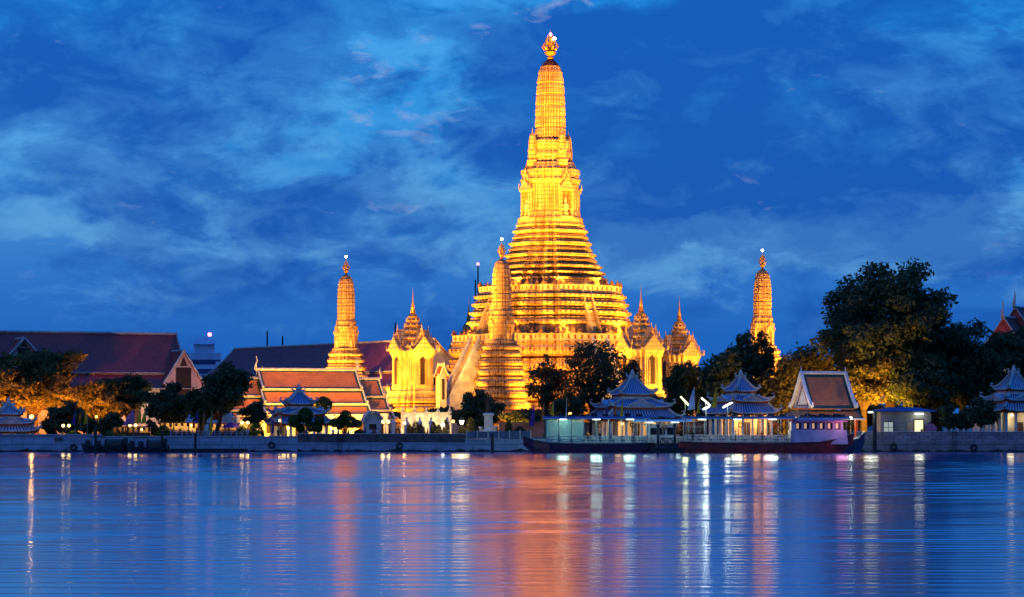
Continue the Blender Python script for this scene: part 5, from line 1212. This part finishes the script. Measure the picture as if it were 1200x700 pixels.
def ferry(label, px0, px1, Y, hullm, roofm, deck_px, roof_y, bow=-1, lampm='white_lamp', lampcol=(.75, 1, .85), e=260, curtain=None, cabin=None, railm='white', sheer=1.0, name='river_ferry', posts=8, low=1.35):
    x0, x1 = PX(px0, Y), PX(px1, Y); L_ = x1-x0; t_ = thing(name, label, 'ferry', ((x0+x1)/2, Y, 0), 0, None); B = 2.3; zr = PZ(roof_y, Y)
    k = bow
    st = [(-k*L_*.5, B*.75, -.1, low*1.05, .12), (-k*L_*.38, B, -.5, low, .1), (0, B, -.55, low*.92, .1), (k*L_*.30, B*.95, -.5, low*1.05, .12), (k*L_*.42, B*.6, -.3, low*1.35*sheer, .3), (k*L_*.5, B*.12, low*.75, low*1.8*sheer, .3)]
    st.sort(); hull(MB(), st).build('hull', hullm, t_)
    rb = MB()
    for s_ in (-1, 1): rb.tube([(x, s_*(w+.04), zs-.12) for x, w, zk, zs, fl in st], .09, 5)
    rb.build('rubbing_strip', M['darksteel'], t_)
    a, b_ = [PX(p, Y)-(x0+x1)/2 for p in deck_px]
    MB().box(a-.3, b_+.3, -B*.9, B*.9, low*.92, low*.92+.08).build('deck', M['wood'], t_); zd = low+.08
    rf = MB(); n = 10; prof = [(-B*1.02+2*B*1.02*i/n, zr-.22+.3*math.sin(math.pi*i/n)) for i in range(n+1)]
    rf.prism(prof+[(y, z-.14) for y, z in prof[::-1]], a-.5, b_+.6, 'x'); ro = rf.build('canopy', roofm, t_)
    fr = MB(); 
    for s_ in (-1, 1): fr.tube([(a-.5, s_*B*1.02, zr-.3), (b_+.6, s_*B*1.02, zr-.3)], .07, 5)
    fr.build('edge_trim', M['white'], ro)
    p0 = None
    for s_ in (-1, 1):
        for i in range(posts):
            x = lerp(a, b_, i/(posts-1))
            if p0 is None: p0 = MB().tube([(0, 0, zd-.05), (0, 0, zr-.3)], .055, 6).build('post', M['steel'], t_, loc=(x, s_*B*.93, 0))
            else: again(p0, t_, (x, s_*B*.93, 0))
    for s_ in (-1, 1):
        r_ = MB()
        for z in (.12, .5, .95): r_.tube([(a, s_*B*.95, zd+z), (b_, s_*B*.95, zd+z)], .035, 5)
        kk = int((b_-a)/.45)
        for i in range(kk+1): r_.tube([(lerp(a, b_, i/kk), s_*B*.95, zd), (lerp(a, b_, i/kk), s_*B*.95, zd+.95)], .022, 4)
        r_.build('rail', M[railm], t_)
    # benches across the deck
    bs = None; nb_ = int((b_-a)/1.5)
    for i in range(nb_):
        x = a+.7+(b_-a-1.2)*i/max(1, nb_-1)
        for y in (-1.15, 1.15):
            if bs is None:
                m_ = MB(); m_.box(-.22, .22, -.8, .8, .40, .46); m_.box(-.25, -.2, -.8, .8, .46, .95)
                for sx in (-.18, .18):
                    for sy in (-.7, .7): m_.box(sx-.03, sx+.03, sy-.03, sy+.03, 0, .4)
                bs = m_.build('bench', mat('blue_bench', '#5f7f9c', '#3f5a76', 2, .5), t_, loc=(x, y, zd))
            else: again(bs, t_, (x, y, zd))
    nl = max(2, int((b_-a)/4.5))
    l0 = None
    for i in range(nl):
        x = lerp(a, b_, (i+.5)/nl)
        if l0 is None: l0 = MB().tube([(-.6, 0, 0), (.6, 0, 0)], .05, 6).build('tube_light', M[lampm], t_, loc=(x, 0, zr-.42)); point(l0, (0, 0, -.15), lampcol, e, .9)
        else:
            c_ = again(l0, t_, (x, 0, zr-.42))
    rg = MB()
    for kq in range(20):
        a0, a1 = 2*math.pi*kq/20, 2*math.pi*(kq+1)/20; rg.tube([(.34*math.cos(a0), 0, .34*math.sin(a0)), (.34*math.cos(a1), 0, .34*math.sin(a1))], .09, 5)
    lr = rg.build('lifebuoy', M['orange'], t_, loc=(lerp(a, b_, .52), -B*.97, zr-1.25)); again(lr, t_, (lerp(a, b_, .85), -B*.97, zr-1.25))
    if curtain:
        for i in range(posts-1):
            if i in curtain[1]: 
                c_ = MB(); u0, u1 = lerp(a, b_, i/(posts-1)), lerp(a, b_, (i+1)/(posts-1)); c_.box(u0+.08, u1-.08, -B*.9, -B*.88, zd+.1, zr-.45); c_.build('curtain', curtain[0], t_)
                d_ = MB(); d_.box(u0+.08, u1-.08, B*.88, B*.9, zd+.1, zr-.45); d_.build('curtain', curtain[0], t_)
    gear = MB()
    for i in range(9):
        x = lerp(a, b_, (i+.3)/9); gear.box(x-.5, x+.45, -.8, .9, zr+.09, zr+.30+.22*((i*5) % 3)/2)
    gear.build('roof_gear', M['darksteel'], t_)
    return t_, a, b_, zd, zr, B, L_
M['maroon_hull'] = mat('maroon_hull', '#5c1f38', '#381226', .8, .35); M['red_hull'] = mat('red_hull', '#b03428', '#74201a', .8, .35); M['blue_hull'] = mat('blue_hull', '#2c3a66', '#1b2340', .8, .35)
M['blue_canopy'] = mat('blue_canopy', '#3a4f86', '#28396a', .6, .6); M['grey_canopy'] = mat('grey_canopy', '#5d6478', '#41475a', .6, .6)
M['curtain'] = glassmat('clear_curtain', '#b8d8cc', .28); M['cabin_white'] = mat('cabin_paint', '#cfc9d4', '#a9a2b4', .7, .4); M['cabin_glass'] = mat('cabin_glass', '#1b2436', '#10151f', 2, .08)
# second ferry's wheelhouse seen behind the pier
Y = 398.2
tf, a, b_, zd, zr, B, L_ = ferry('white-cabin ferry lying behind the iron pier gate', 742, 812, Y, M['blue_hull'], M['whitecloth'], (746, 806), 492, 1, posts=5, e=150)
wb = MB(); wb.box(PX(758, Y)-PX(777, Y), PX(789, Y)-PX(777, Y), -1.8, 1.8, zd, zd+2.7); wh = wb.build('wheelhouse', M['cabin_white'], tf)
wr = MB(); wr.box(-2.9, 2.1, -2.0, 2.0, zd+2.71, zd+2.95); wr.build('roof', M['white'], wh)
for i in range(3):
    w_ = MB(); w_.box(-2.1+i*1.3, -1.1+i*1.3, -1.86, -1.81, zd+1.25, zd+2.3); w_.build('window', M['cabin_glass'], wh)
# first ferry, bow up at the left
ferry('brightly lit open ferry with blue canopy and clear curtains, bow pointing left', 613, 766, 392, M['maroon_hull'], M['blue_canopy'], (640, 758), 488.5, -1, e=480, lampcol=(.55, 1, .8), curtain=(M['curtain'], (0, 1, 2)), sheer=1.0, posts=9, low=1.45)
# third: dark bow peeping out behind the red ferry
ferry('dark blue ferry with its bow showing behind the red-hulled ferry', 930, 1013, 397, M['blue_hull'], M['grey_canopy'], (938, 990), 489, 1, posts=6, e=160, low=1.75, lampcol=(.7, 1, .75))
# main ferry with the white front cabin
Y = 391.0
rf_, a, b_, zd, zr, B, L_ = ferry('long red-hulled ferry with white lattice rail and violet-lit white cabin at its right end', 796, 1000, Y, M['red_hull'], M['grey_canopy'], (802, 926), 488.5, 1, e=330, lampcol=(.75, 1, .75), sheer=1.05, posts=11, low=1.6)
cx = lambda p: PX(p, Y)-(PX(796, Y)+PX(1000, Y))/2
cb = MB(); x0, x1, x2 = cx(925), cx(946), cx(992)
cb.loft([[(x, y, z) for x, y, z in ((x0, -2.0, z), (x2-(z-zd)*.12, -1.55, z), (x2-(z-zd)*.12, 1.55, z), (x0, 2.0, z))] for z in (zd-.4, zd+1.75)])
c1 = cb.build('cabin', M['cabin_white'], rf_)
uh = MB(); uh.loft([[(x, y, z) for x, y, z in ((x0+.2, -1.95, z), (x2-.5-(z-zd)*.10, -1.5, z), (x2-.5-(z-zd)*.10, 1.5, z), (x0+.2, 1.95, z))] for z in (zd+1.755, zd+3.0)]); uo = uh.build('wheelhouse', M['cabin_white'], rf_)
n_w = 6
wd0 = None
for i in range(n_w):
    u = (i+.5)/n_w; x = lerp(x0+.6, x2-.9, u); y = -lerp(1.93, 1.56, u)-.05
    f_ = MB(); 
    f_.box(-.36, .36, -.02, .03, .0, .85)
    if wd0 is None: wd0 = f_.build('window', M['cabin_glass'], rf_, loc=(x, y, zd+1.95)); fw = MB(); fw.box(-.44, -.361, -.04, .03, -.08, .93); fw.box(.361, .44, -.04, .03, -.08, .93); fw.box(-.36, .36, -.04, .03, -.08, -.001); fw.box(-.36, .36, -.04, .03, .851, .93); fw.build('frame', M['pinkcloth'], wd0); fg = MB(); fg.box(-.34, .0, -.03, -.021, .05, .8); fg.build('pane', emit('cabin_window', (1, .55, .25), .5), wd0)
    else: again(wd0, rf_, (x, y, zd+1.95))
rr = MB(); rr.box(x0-.2, x2-.1, -2.2, 2.2, zd+3.01, zd+3.15); rr.loft([[(x0-.1, -2.1, zd+3.151), (x2-.3, -2.1, zd+3.151), (x2-.3, 2.1, zd+3.151), (x0-.1, 2.1, zd+3.151)], [(x0+.6, -1.2, zd+3.4), (x2-1.2, -1.2, zd+3.4), (x2-1.2, 1.2, zd+3.4), (x0+.6, 1.2, zd+3.4)]]); rr.build('roof', M['pinkcloth'], uo)
ms = MB(); ms.tube([(x1, 0, zd+3.2), (x1, 0, zd+6.0)], [.07, .03], 6); ms.tube([(x1-.8, 0, zd+5.0), (x1+.8, 0, zd+5.0)], .03, 5); ms.build('mast', M['steel'], rf_)
bo = MB()
for x in (x2-1.6, x2-.7, x2+.1): bo.lathe([(.12, 0), (.12, .45), (.18, .5), (.18, .6)], 8, (x, -1.1, zd+.2))
bo.build('bollard_trim', M['darksteel'], rf_)
pl = MB().ball((x1+.4, -1.0, zd+2.75), .10).build('cabin_lamp', emit('violet_lamp', (1, .45, .8), 8), rf_); point(pl, (0, -3.4, zd+3.2), (.9, .4, 1), 90); point(pl, (x2-1, -3.2, zd+2.9), (1, .4, .75), 140)
# iron pier gate between the ferries
Y = 389.5
pg = thing('pier_gate', 'dark iron gate frame with two ring ornaments standing between the ferries', 'gate', (PX(781, Y), Y, 0)); hw = 8.6/S(Y); p0 = None
zt = PZ(497, Y)
MB().box(-hw*2.2, hw*2.4, -.4, 1.2, -1, .7).build('pontoon', M['black'], pg)
for s_ in (-1, 1):
    if p0 is None: p0 = MB().lathe([(.34, .7), (.34, .9), (.22, 1.0), (.22, zt-.5), (.34, zt-.4), (.34, zt-.15), (.1, zt+.1)], 8).build('post', M['darksteel'], pg, loc=(s_*hw*1.15, 0, 0))
    else: again(p0, pg, (s_*hw*1.15, 0, 0))
r_ = MB()
for z in (1.1, 2.2, zt-.6): r_.tube([(-hw*1.1, 0, z), (hw*1.1, 0, z)], .06, 5)
for i in range(9): r_.tube([(lerp(-hw, hw, i/8), 0, .8), (lerp(-hw, hw, i/8), 0, 2.2)], .03, 4)
for c_ in (-.5, .5):
    for kq in range(18):
        a0, a1 = 2*math.pi*kq/18, 2*math.pi*(kq+1)/18; r_.tube([(c_*hw+.42*math.cos(a0), -.05, 1.65+.42*math.sin(a0)), (c_*hw+.42*math.cos(a1), -.05, 1.65+.42*math.sin(a1))], .06, 4)
r_.build('rail', M['darksteel'], pg)

# ================================================================== lamps
def lamp_post(label, px, Y, yb, heads=2, col=(1, .62, .2), e=300, style='globe', r_=.24):
    h = PZ(yb, Y)-2; t_ = thing('street_lamp', label, 'lamp', (PX(px, Y), Y, 2), 0, 'street lamps along the quay')
    MB().lathe([(.16, 0), (.16, .25), (.07, .35), (.05, h*.6), (.045, h-.05)], 8).build('pole', M['darksteel'], t_)
    if heads == 2:
        a_ = MB(); a_.tube([(-.42, 0, h-.2), (-.3, 0, h-.42), (0, 0, h-.35), (.3, 0, h-.42), (.42, 0, h-.2)], .035, 6); a_.build('arm', M['darksteel'], t_)
    g0 = None
    for x in ((-.45, .45) if heads == 2 else (0,)):
        if style == 'lantern':
            mm = MB(); mm.lathe([(.2, -.5), (.42, .12), (.42, .14)], 6, (x, 0, h)); g0 = mm.build('lantern_glass', emit('lantern_glass', col, 9), t_); c_ = MB().lathe([(.55, .15), (.2, .5), (.03, .75)], 6, (x, 0, h)); c_.build('cap', M['darksteel'], g0); point(g0, (x, -.8, h), col, e*.5)
        elif g0 is None: g0 = MB().ball((0, 0, 0), r_).build('globe', emit('globe_glass', col, 5), t_, loc=(x, 0, h)); point(g0, (0, -.45, -.05), col, e*.22, .25)
        else: again(g0, t_, (x, 0, h))
    return t_
OR = (1, .50, .10); YE = (1, .66, .2)
lamp_post('strongest single orange lamp beside the far left pavilion', 37, 407, 488.5, 1, OR, 1500, r_=.34)
lamp_post('twin-globe lamp between the dome-shaped tree and the left flags', 77.5, 406, 499, 2, YE, 260)
lamp_post('twin-globe lamp in front of the dark-canopied stall', 155.5, 406, 498.5, 2, YE, 220)
lamp_post('twin-globe lamp between the purple umbrella and the blue-roofed pavilion', 287, 406, 495.5, 2, YE, 260)
lamp_post('twin-globe lamp right of the arched gate', 452, 406, 494.5, 2, YE, 320)
lamp_post('single globe lamp left of the white boundary wall', 474, 408, 496, 1, YE, 300)
lamp_post('single globe lamp left of the square lantern', 531, 408, 494, 1, OR, 240)
lamp_post('single small globe lamp between the boundary wall and the lanterns', 519, 408, 498, 1, (.9, .95, 1), 160, r_=.3)
lamp_post('six-sided lantern lamp at the left of the monument', 541, 405, 494, 1, (1, .78, .4), 700, 'lantern')
lamp_post('single small lamp among the leaves left of the stall', 113, 418, 488.5, 1, OR, 200, r_=.2)
lamp_post('single globe lamp against the dark tree at the ferry stern', 668, 412, 485.5, 1, OR, 200, r_=.3)
lamp_post('single globe lamp above the eave between the far trees and orange hall', 284, 418, 481, 1, YE, 260, r_=.26)
lamp_post('small globe lamp beside the doorway of the blue-roofed pavilion', 328, 405, 493, 1, YE, 160, r_=.2)
lamp_post('small white lamp between the steep sala and the thick pile', 997, 407, 490, 1, (.85, 1, .8), 260, r_=.24)
def tube_lamp(label, px, py, dx, dy, col, m_, Y=407.0):
    z = PZ(py, Y)-2; t_ = thing('tube_lamp', label, 'lamp', (PX(px, Y), Y, 2), 0, 'slanting fluorescent tubes over the pier'); s_ = S(Y)
    MB().tube([(0, .1, 0), (0, .1, z)], .05, 6).build('pole', M['steel'], t_)
    a_, b2 = (-dx/s_, 0, z-dy/s_), (dx/s_, 0, z+dy/s_)
    MB().tube([(a_[0], .1, a_[2]+.08), (b2[0], .1, b2[2]+.08)], .12, 4).build('reflector', M['white'], t_)
    lo_ = MB().tube([a_, b2], .085, 8).build('tube', m_, t_); point(lo_, (0, -.5, z), col, 200, .4)
tube_lamp('yellow-green fluorescent tube slanting down to the right beside the white flag', 803, 471, 5.5, -6, (.85, 1, .4), M['green_lamp'])
tube_lamp('long white fluorescent tube slanting down to the right beyond the white flag', 827, 471, 5, -4.5, (.9, 1, .85), M['white_lamp'])
tube_lamp('short white fluorescent tube slanting up below the long white one', 827.5, 478.5, 3.5, 1.5, (.9, 1, .85), M['white_lamp'])
tube_lamp('fluorescent tube slanting up at the left of the orange-glowing pavilion', 852.5, 475, 5.5, 3, (.9, 1, .8), M['white_lamp'])

# ================================================================== flags
def flag(label, px, ytop, m_, wd=.7, Y=404.5, low=.45, group='tall feather flags on the quay', pole='steel', side=-1):
    h = PZ(ytop, Y)-2; t_ = thing('feather_flag', label, 'flag', (PX(px, Y), Y, 2), 0, group)
    MB().lathe([(.14, 0), (.14, .1), (.04, .15), (.035, h*.6), (.02, h)], 6).build('pole', M[pole], t_)
    grid = []
    for i in range(11):
        v = i/10; w_ = wd*(v*.9+.1)*(1-.25*v*v); zz = h-.05-(h*low)*v
        grid.append([(side*w_*u+.03, .10*math.sin(u*5+v*6), zz-.15*u*v) for u in (0, .25, .5, .75, 1)])
    MB().sheet(grid, .012).build('cloth', M[m_], t_, smooth=True); return t_
for px, yt, m_, lab, kw in (
    (88, 481, 'purple', 'purple feather flag left of two orange and yellow ones', {}), (95, 481, 'orange', 'orange feather flag between a purple and a yellow one', {}), (102.5, 481, 'yellow', 'yellow feather flag right of the twin-globe lamp', {'wd': .9}),
    (157.5, 480, 'pinkcloth', 'pinkish white flag spread wide over the dark-canopied stall', {'wd': 2.4, 'low': .5}), (165, 480, 'yellow', 'narrower yellow flag above the dark-canopied stall', {'wd': .9}), (170.8, 480, 'yellow', 'broader yellow flag at the right end of the stall', {'wd': 1.0}),
    (232, 480, 'purple', 'purple flag in front of the amber stall', {}), (239.5, 480, 'orange', 'orange flag in front of the amber stall', {'low': .85}), (248.5, 480, 'yellow', 'yellow flag beside the slanting trunk', {'low': .85}),
    (321, 477, 'purple', 'dark purple flag at the corner of the blue-roofed pavilion', {'low': .8, 'wd': .5}), (330, 477, 'orange', 'orange flag in front of the blue-roofed pavilion', {'low': .8, 'wd': .4}),
    (626, 475, 'purple', 'violet and white flag above the lit ferry bow', {'wd': 1.1, 'low': .6}), (637.5, 471, 'orange', 'dull orange pennant above the lit ferry', {'low': .5}), (649, 470, 'yellow', 'yellow-green pennant above the lit ferry', {'wd': 1.0, 'low': .5}), (664, 465, 'whitecloth', 'tall pale violet pennant by the tree trunk', {'wd': .35, 'low': .8}),
    (712, 472, 'purple', 'purple flag in front of the widest pavilion', {}), (722, 470, 'orange', 'amber flag in front of the widest pavilion', {}), (730, 467, 'yellow', 'yellow-green flag in front of the widest pavilion', {}),
    (814, 454, 'whitecloth', 'white flag flying between the fluorescent tubes', {'wd': 1.5, 'low': .42}), (819.5, 466, 'yellow', 'yellow-green flag hanging below the fluorescent tubes', {'low': .5}), (840, 454, 'yellow', 'yellow-green flag left of the orange-glowing pavilion', {'low': .38, 'wd': 1.2})):
    flag(lab, px, yt, m_, **kw)

# ================================================================== monument
Y = 407.0; s_ = S(Y); mo_ = thing('monument', 'pale stone monument with a tall pedestal carrying a dark standing statue', 'monument', (PX(572.5, Y), Y, 2)); z0 = 0
zp = PZ(484, Y)-2
b_ = MB(); b_.box(-2.4, 1.9, -1.5, 1.5, 0, .5); b_.box(-2.0, 1.5, -1.2, 1.2, .501, .95); b_.build('steps', M['stone'], mo_)
p_ = MB(); p_.loft([[(sx*w_, sy*w_, z) for sx, sy in ((-1, -1), (1, -1), (1, 1), (-1, 1))] for w_, z in ((.95, .951), (.95, 1.3), (.72, 1.45), (.66, zp-.55), (.85, zp-.4), (.88, zp-.15), (.7, zp))]); p_.build('pedestal', M['stone'], mo_)
def person_mesh(pose=0):
    """one continuous skinned figure 1.68 m tall"""
    V, E, Rr = [], [], []
    def a(p, r_, par=None):
        V.append(p); Rr.append(r_)
        if par is not None: E.append((par, len(V)-1))
        return len(V)-1
    pel = a((0, 0, .92), .135); wa = a((0, 0, 1.06), .12, pel); ch = a((0, 0, 1.26), .15, wa); nk = a((0, 0, 1.42), .055, ch); hd = a((0, -.01, 1.52), .085, nk); tp = a((0, 0, 1.62), .075, hd)
    a((0, -.095, 1.53), .014, hd)
    st = (.10, .03, .16)[pose % 3]
    for d in (-1, 1):
        sh_ = a((d*.17, 0, 1.35), .062, ch); el = a((d*.235, .02, 1.09), .045, sh_)
        wr = a((d*.24, -.04 if pose != 1 or d < 0 else -.22, .86 if pose != 1 or d < 0 else 1.15), .030, el); ha = a((V[wr][0], V[wr][1]-.03, V[wr][2]-.06), .034, wr)
        for f_ in range(4): q0 = a((V[ha][0]+d*.004, V[ha][1]-.025+f_*.017, V[ha][2]-.06), .008, ha); a((V[q0][0]-d*.012, V[q0][1], V[q0][2]-.035-.006*(f_ in (1, 2))), .007, q0)
        q0 = a((V[ha][0]-d*.005, V[ha][1]-.045, V[ha][2]-.02), .009, ha); a((V[q0][0], V[q0][1]-.012, V[q0][2]-.03), .008, q0)
        hp = a((d*.09, 0, .86), .088, pel); kn = a((d*.095, -st*d*.5-.01, .48), .060, hp); an = a((d*.10, st*d*.6+.02, .08), .040, kn); a((d*.11, V[an][1]-.15, .035), .036, an)
    me = bpy.data.meshes.new('person'); me.from_pydata(V, E, []); o = bpy.data.objects.new('person', me); C.objects.link(o)
    md = o.modifiers.new('skin', 'SKIN'); o.modifiers.new('sub', 'SUBSURF').levels = 1
    for i, r_ in enumerate(Rr): me.skin_vertices[0].data[i].radius = (r_, r_*.85)
    me.skin_vertices[0].data[0].use_root = True
    dg = bpy.context.evaluated_depsgraph_get(); ev = o.evaluated_get(dg); nm = bpy.data.meshes.new_from_object(ev); bpy.data.objects.remove(o); return nm
BODY = [person_mesh(i) for i in range(3)]
ss = MB(); so_ = bpy.data.objects.new('statue', BODY[1].copy()); so_.data.materials.clear(); so_.data.materials.append(M['bronze']); C.objects.link(so_); so_.parent = mo_; so_.location = (0, 0, zp); so_.scale = (1.55,)*3
cr = MB(); cr.lathe([(.13, 1.58), (.15, 1.62), (.08, 1.72), (.03, 1.92)], 8); cr.lathe([(.30, .03), (.26, .5), (.22, .95), (.24, 1.3), (.12, 1.42)], 10); cr.build('robe', M['bronze'], so_)
for dx in (-1.25, 1.1): 
    u = MB(); u.lathe([(.28, .951), (.3, 1.05), (.14, 1.25), (.34, 1.7), (.4, 1.85), (.3, 1.9)], 8, (dx, -.8, 0)); u.build('urn', M['stone'], mo_)
# obelisk-like stone posts in front of the shrine
pt = None
for i, px in enumerate((461, 476.5, 492, 505, 524)):
    Yp = 415; lab = ['white gatepost nearest the twin-globe lamp by the arched gate', 'white gatepost beside the single globe lamp', 'slim gatepost before the boundary wall left of its middle', 'slim gatepost before the boundary wall right of its middle', 'white gatepost at the right end of the boundary wall'][i]
    if pt is None:
        pt = thing('gatepost', lab, 'post', (PX(px, Yp), Yp, 2), 0, 'white gateposts in front of the golden shrine'); h = 2.6
        MB().loft([[(sx*w_, sy*w_, z) for sx, sy in ((-1, -1), (1, -1), (1, 1), (-1, 1))] for w_, z in ((.4, 0), (.4, .3), (.3, .35), (.3, h-.3), (.42, h-.25), (.42, h-.05), (.05, h+.45))]).build('shaft', M['white'], pt)
        MB().ball((0, 0, h+.6), .2).build('finial', M['ridge'], pt)
    else: copy_thing(pt, (PX(px, Yp), Yp, 2), 0, lab)

# ================================================================== people on the quay
SH = [M['whitecloth'], M['purple'], M['orange'], M['blue_canopy'], M['darksteel'], M['pinkcloth']]
def person(label, px, Y, z=2.0, rz=0.0, pose=0, shirt=0, low='darksteel', cloth=None):
    t_ = thing('person', label, 'person', (PX(px, Y), Y, z), rz, 'people standing on the quay')
    me = BODY[pose]; 
    if not me.materials: me.materials.append(M['skin'])
    b_ = bpy.data.objects.new('body', me); C.objects.link(b_); b_.parent = t_
    s2 = MB(); s2.loft([[(w_*math.cos(k*math.pi/6), w_*.68*math.sin(k*math.pi/6), z_) for k in range(12)] for w_, z_ in ((.185, .84), (.17, 1.0), (.18, 1.15), (.20, 1.28), (.185, 1.37), (.075, 1.43))])
    for d in (-1, 1): s2.tube([(d*.13, 0, 1.36), (d*.18, 0, 1.33), (d*.228, .015, 1.12)], [.08, .075, .07], 8)
    s2.build('shirt', SH[shirt % 6], t_)
    l2 = MB(); st = (.10, .03, .16)[pose]
    for d in (-1, 1): l2.tube([(d*.085, 0, .90), (d*.095, -st*d*.5-.01, .48), (d*.10, st*d*.6+.02, .10)], [.105, .08, .06], 8)
    l2.lathe([(.15, .80), (.165, .9), (.16, .98)], 12); l2.build('trousers', M[low], t_)
    h_ = MB(); h_.ball((0, .02, 1.585), .098, 10, sz=.95); h_.build('hair', M['hair'], t_)
for i, (px, Y, lab) in enumerate(((290, 404.2, 'person in a white shirt beside the twin-globe lamp left of the pavilion'), (326, 404.5, 'person in dark clothes by the pavilion doorway lamp'), (335.5, 404.3, 'person in blue just right of the pavilion doorway lamp'), (359, 403.5, 'person in blue before the clipped cloud tree'),
      (390, 403.0, 'person in a pale shirt right of the pavilion steps'), (396.5, 403.2, 'person in blue beside the one in a pale shirt'), (409, 404, 'person in dark clothes under the second cloud tree'), (428, 403, 'person in blue before the arched gate'), (434.5, 403.2, 'person in a white shirt before the arched gate'),
      (438.5, 403.5, 'person in dark clothes just right of the arched gate'), (441.5, 402.8, 'person in a white shirt near the twin-globe lamp by the gate'), (447.5, 403, 'person in orange at the foot of the twin-globe lamp by the gate'), (494.5, 403, 'person in dark clothes below the middle of the boundary wall'), (501, 403, 'person in orange below the boundary wall'), (161, 404, 'person in pink at the dark-canopied stall'), (268, 405, 'person in orange under the purple umbrella'))):
    sh_ = 0 if 'white shirt' in lab or 'pale' in lab else 3 if 'blue' in lab else 2 if 'orange' in lab else 5 if 'pink' in lab else 4
    person(lab, px, Y, 2.0, R((i*47) % 360), i % 3, sh_)
for px, Yp, zp_, sh_, lab in ((655, 392.0, 1.53, 0, 'person in white near the bow behind the clear curtains'), (703, 391.6, 1.53, 4, 'person in dark clothes amidships on the curtained ferry'), (716, 392.4, 1.53, 3, 'person in blue at the open side of the curtained ferry'), (742, 391.8, 1.53, 5, 'person in pink near the stern of the curtained ferry'), (812, 390.6, 1.68, 4, 'person in dark clothes at the stern of the red-hulled ferry'), (862, 391.2, 1.68, 0, 'person in white amidships on the red-hulled ferry'), (893, 390.7, 1.68, 2, 'person in orange just behind the white cabin of the red-hulled ferry')):
    person(lab, px, Yp, zp_, R((px*31) % 360), int(px) % 3, sh_)
person('person in dark red standing on the deck of the curtained ferry', 689, 392.3, 1.53, R(20), 1, 2)
# round red-rimmed ring sign and pots by the shed
Y = 408.0; rs = thing('ring_sign', 'round red-rimmed sign on a stand right of the lit shed doorway', 'sign', (PX(1091, Y), Y, 2)); m_ = MB()
for kq in range(28):
    a0, a1 = 2*math.pi*kq/28, 2*math.pi*(kq+1)/28; m_.tube([(1.05*math.cos(a0), 0, 1.5+1.05*math.sin(a0)), (1.05*math.cos(a1), 0, 1.5+1.05*math.sin(a1))], .09, 5)
m_.build('rim', M['redniche'], rs); d_ = MB(); d_.lathe([(.9, -.03), (.9, .03)], 24); do = d_.build('disc', M['pinkcloth'], rs); do.rotation_euler = (R(90), 0, 0); do.location = (0, .05, 1.5)
MB().box(-.08, .08, -.1, .1, 0, .6).build('stand', M['steel'], rs)

# tyres and ladders hung on the quay
ty0 = None
for i, (px, lab) in enumerate(((86, 'black fender tyre on the left wall just before the barges'), (318, 'black fender tyre below the blue-roofed pavilion'), (468, 'black fender tyre below the boundary wall'), (1047, 'black fender tyre below the lit shed'), (1141, 'black fender tyre below the small round tree'))):
    p = (PX(px, 399.8), 399.8, .7+.35*((i*3) % 4)/3)
    if ty0 is None:
        ty0 = thing('fender_tyre', lab, 'tyre', p, 0, 'fender tyres hung on the quay'); m_ = MB()
        for kq in range(20):
            a0, a1 = 2*math.pi*kq/20, 2*math.pi*(kq+1)/20; m_.tube([(.42*math.cos(a0), 0, .42*math.sin(a0)), (.42*math.cos(a1), 0, .42*math.sin(a1))], .14, 6)
        m_.build('tyre', M['black'], ty0); MB().tube([(0, -.02, .42), (0, .1, 1.2)], .03, 5).build('rope', M['wood'], ty0)
    else: copy_thing(ty0, p, 0, lab)
ld0 = None
for px, lab in ((398, 'iron ladder down the wall below the people at the cloud tree'), (1118, 'iron ladder down the right stone wall')):
    p = (PX(px, 399.85), 399.85, 0)
    if ld0 is None:
        ld0 = thing('wall_ladder', lab, 'ladder', p, 0, 'iron ladders on the quay'); m_ = MB()
        for s2 in (-.3, .3): m_.tube([(s2, 0, -.6), (s2, 0, 3.3)], .04, 5)
        m_.build('side_rail_frame', M['darksteel'], ld0); m_ = MB()
        for i in range(11): m_.tube([(-.3, 0, -.4+i*.35), (.3, 0, -.4+i*.35)], .03, 5)
        m_.build('rung_grating', M['darksteel'], ld0)
    else: copy_thing(ld0, p, 0, lab)
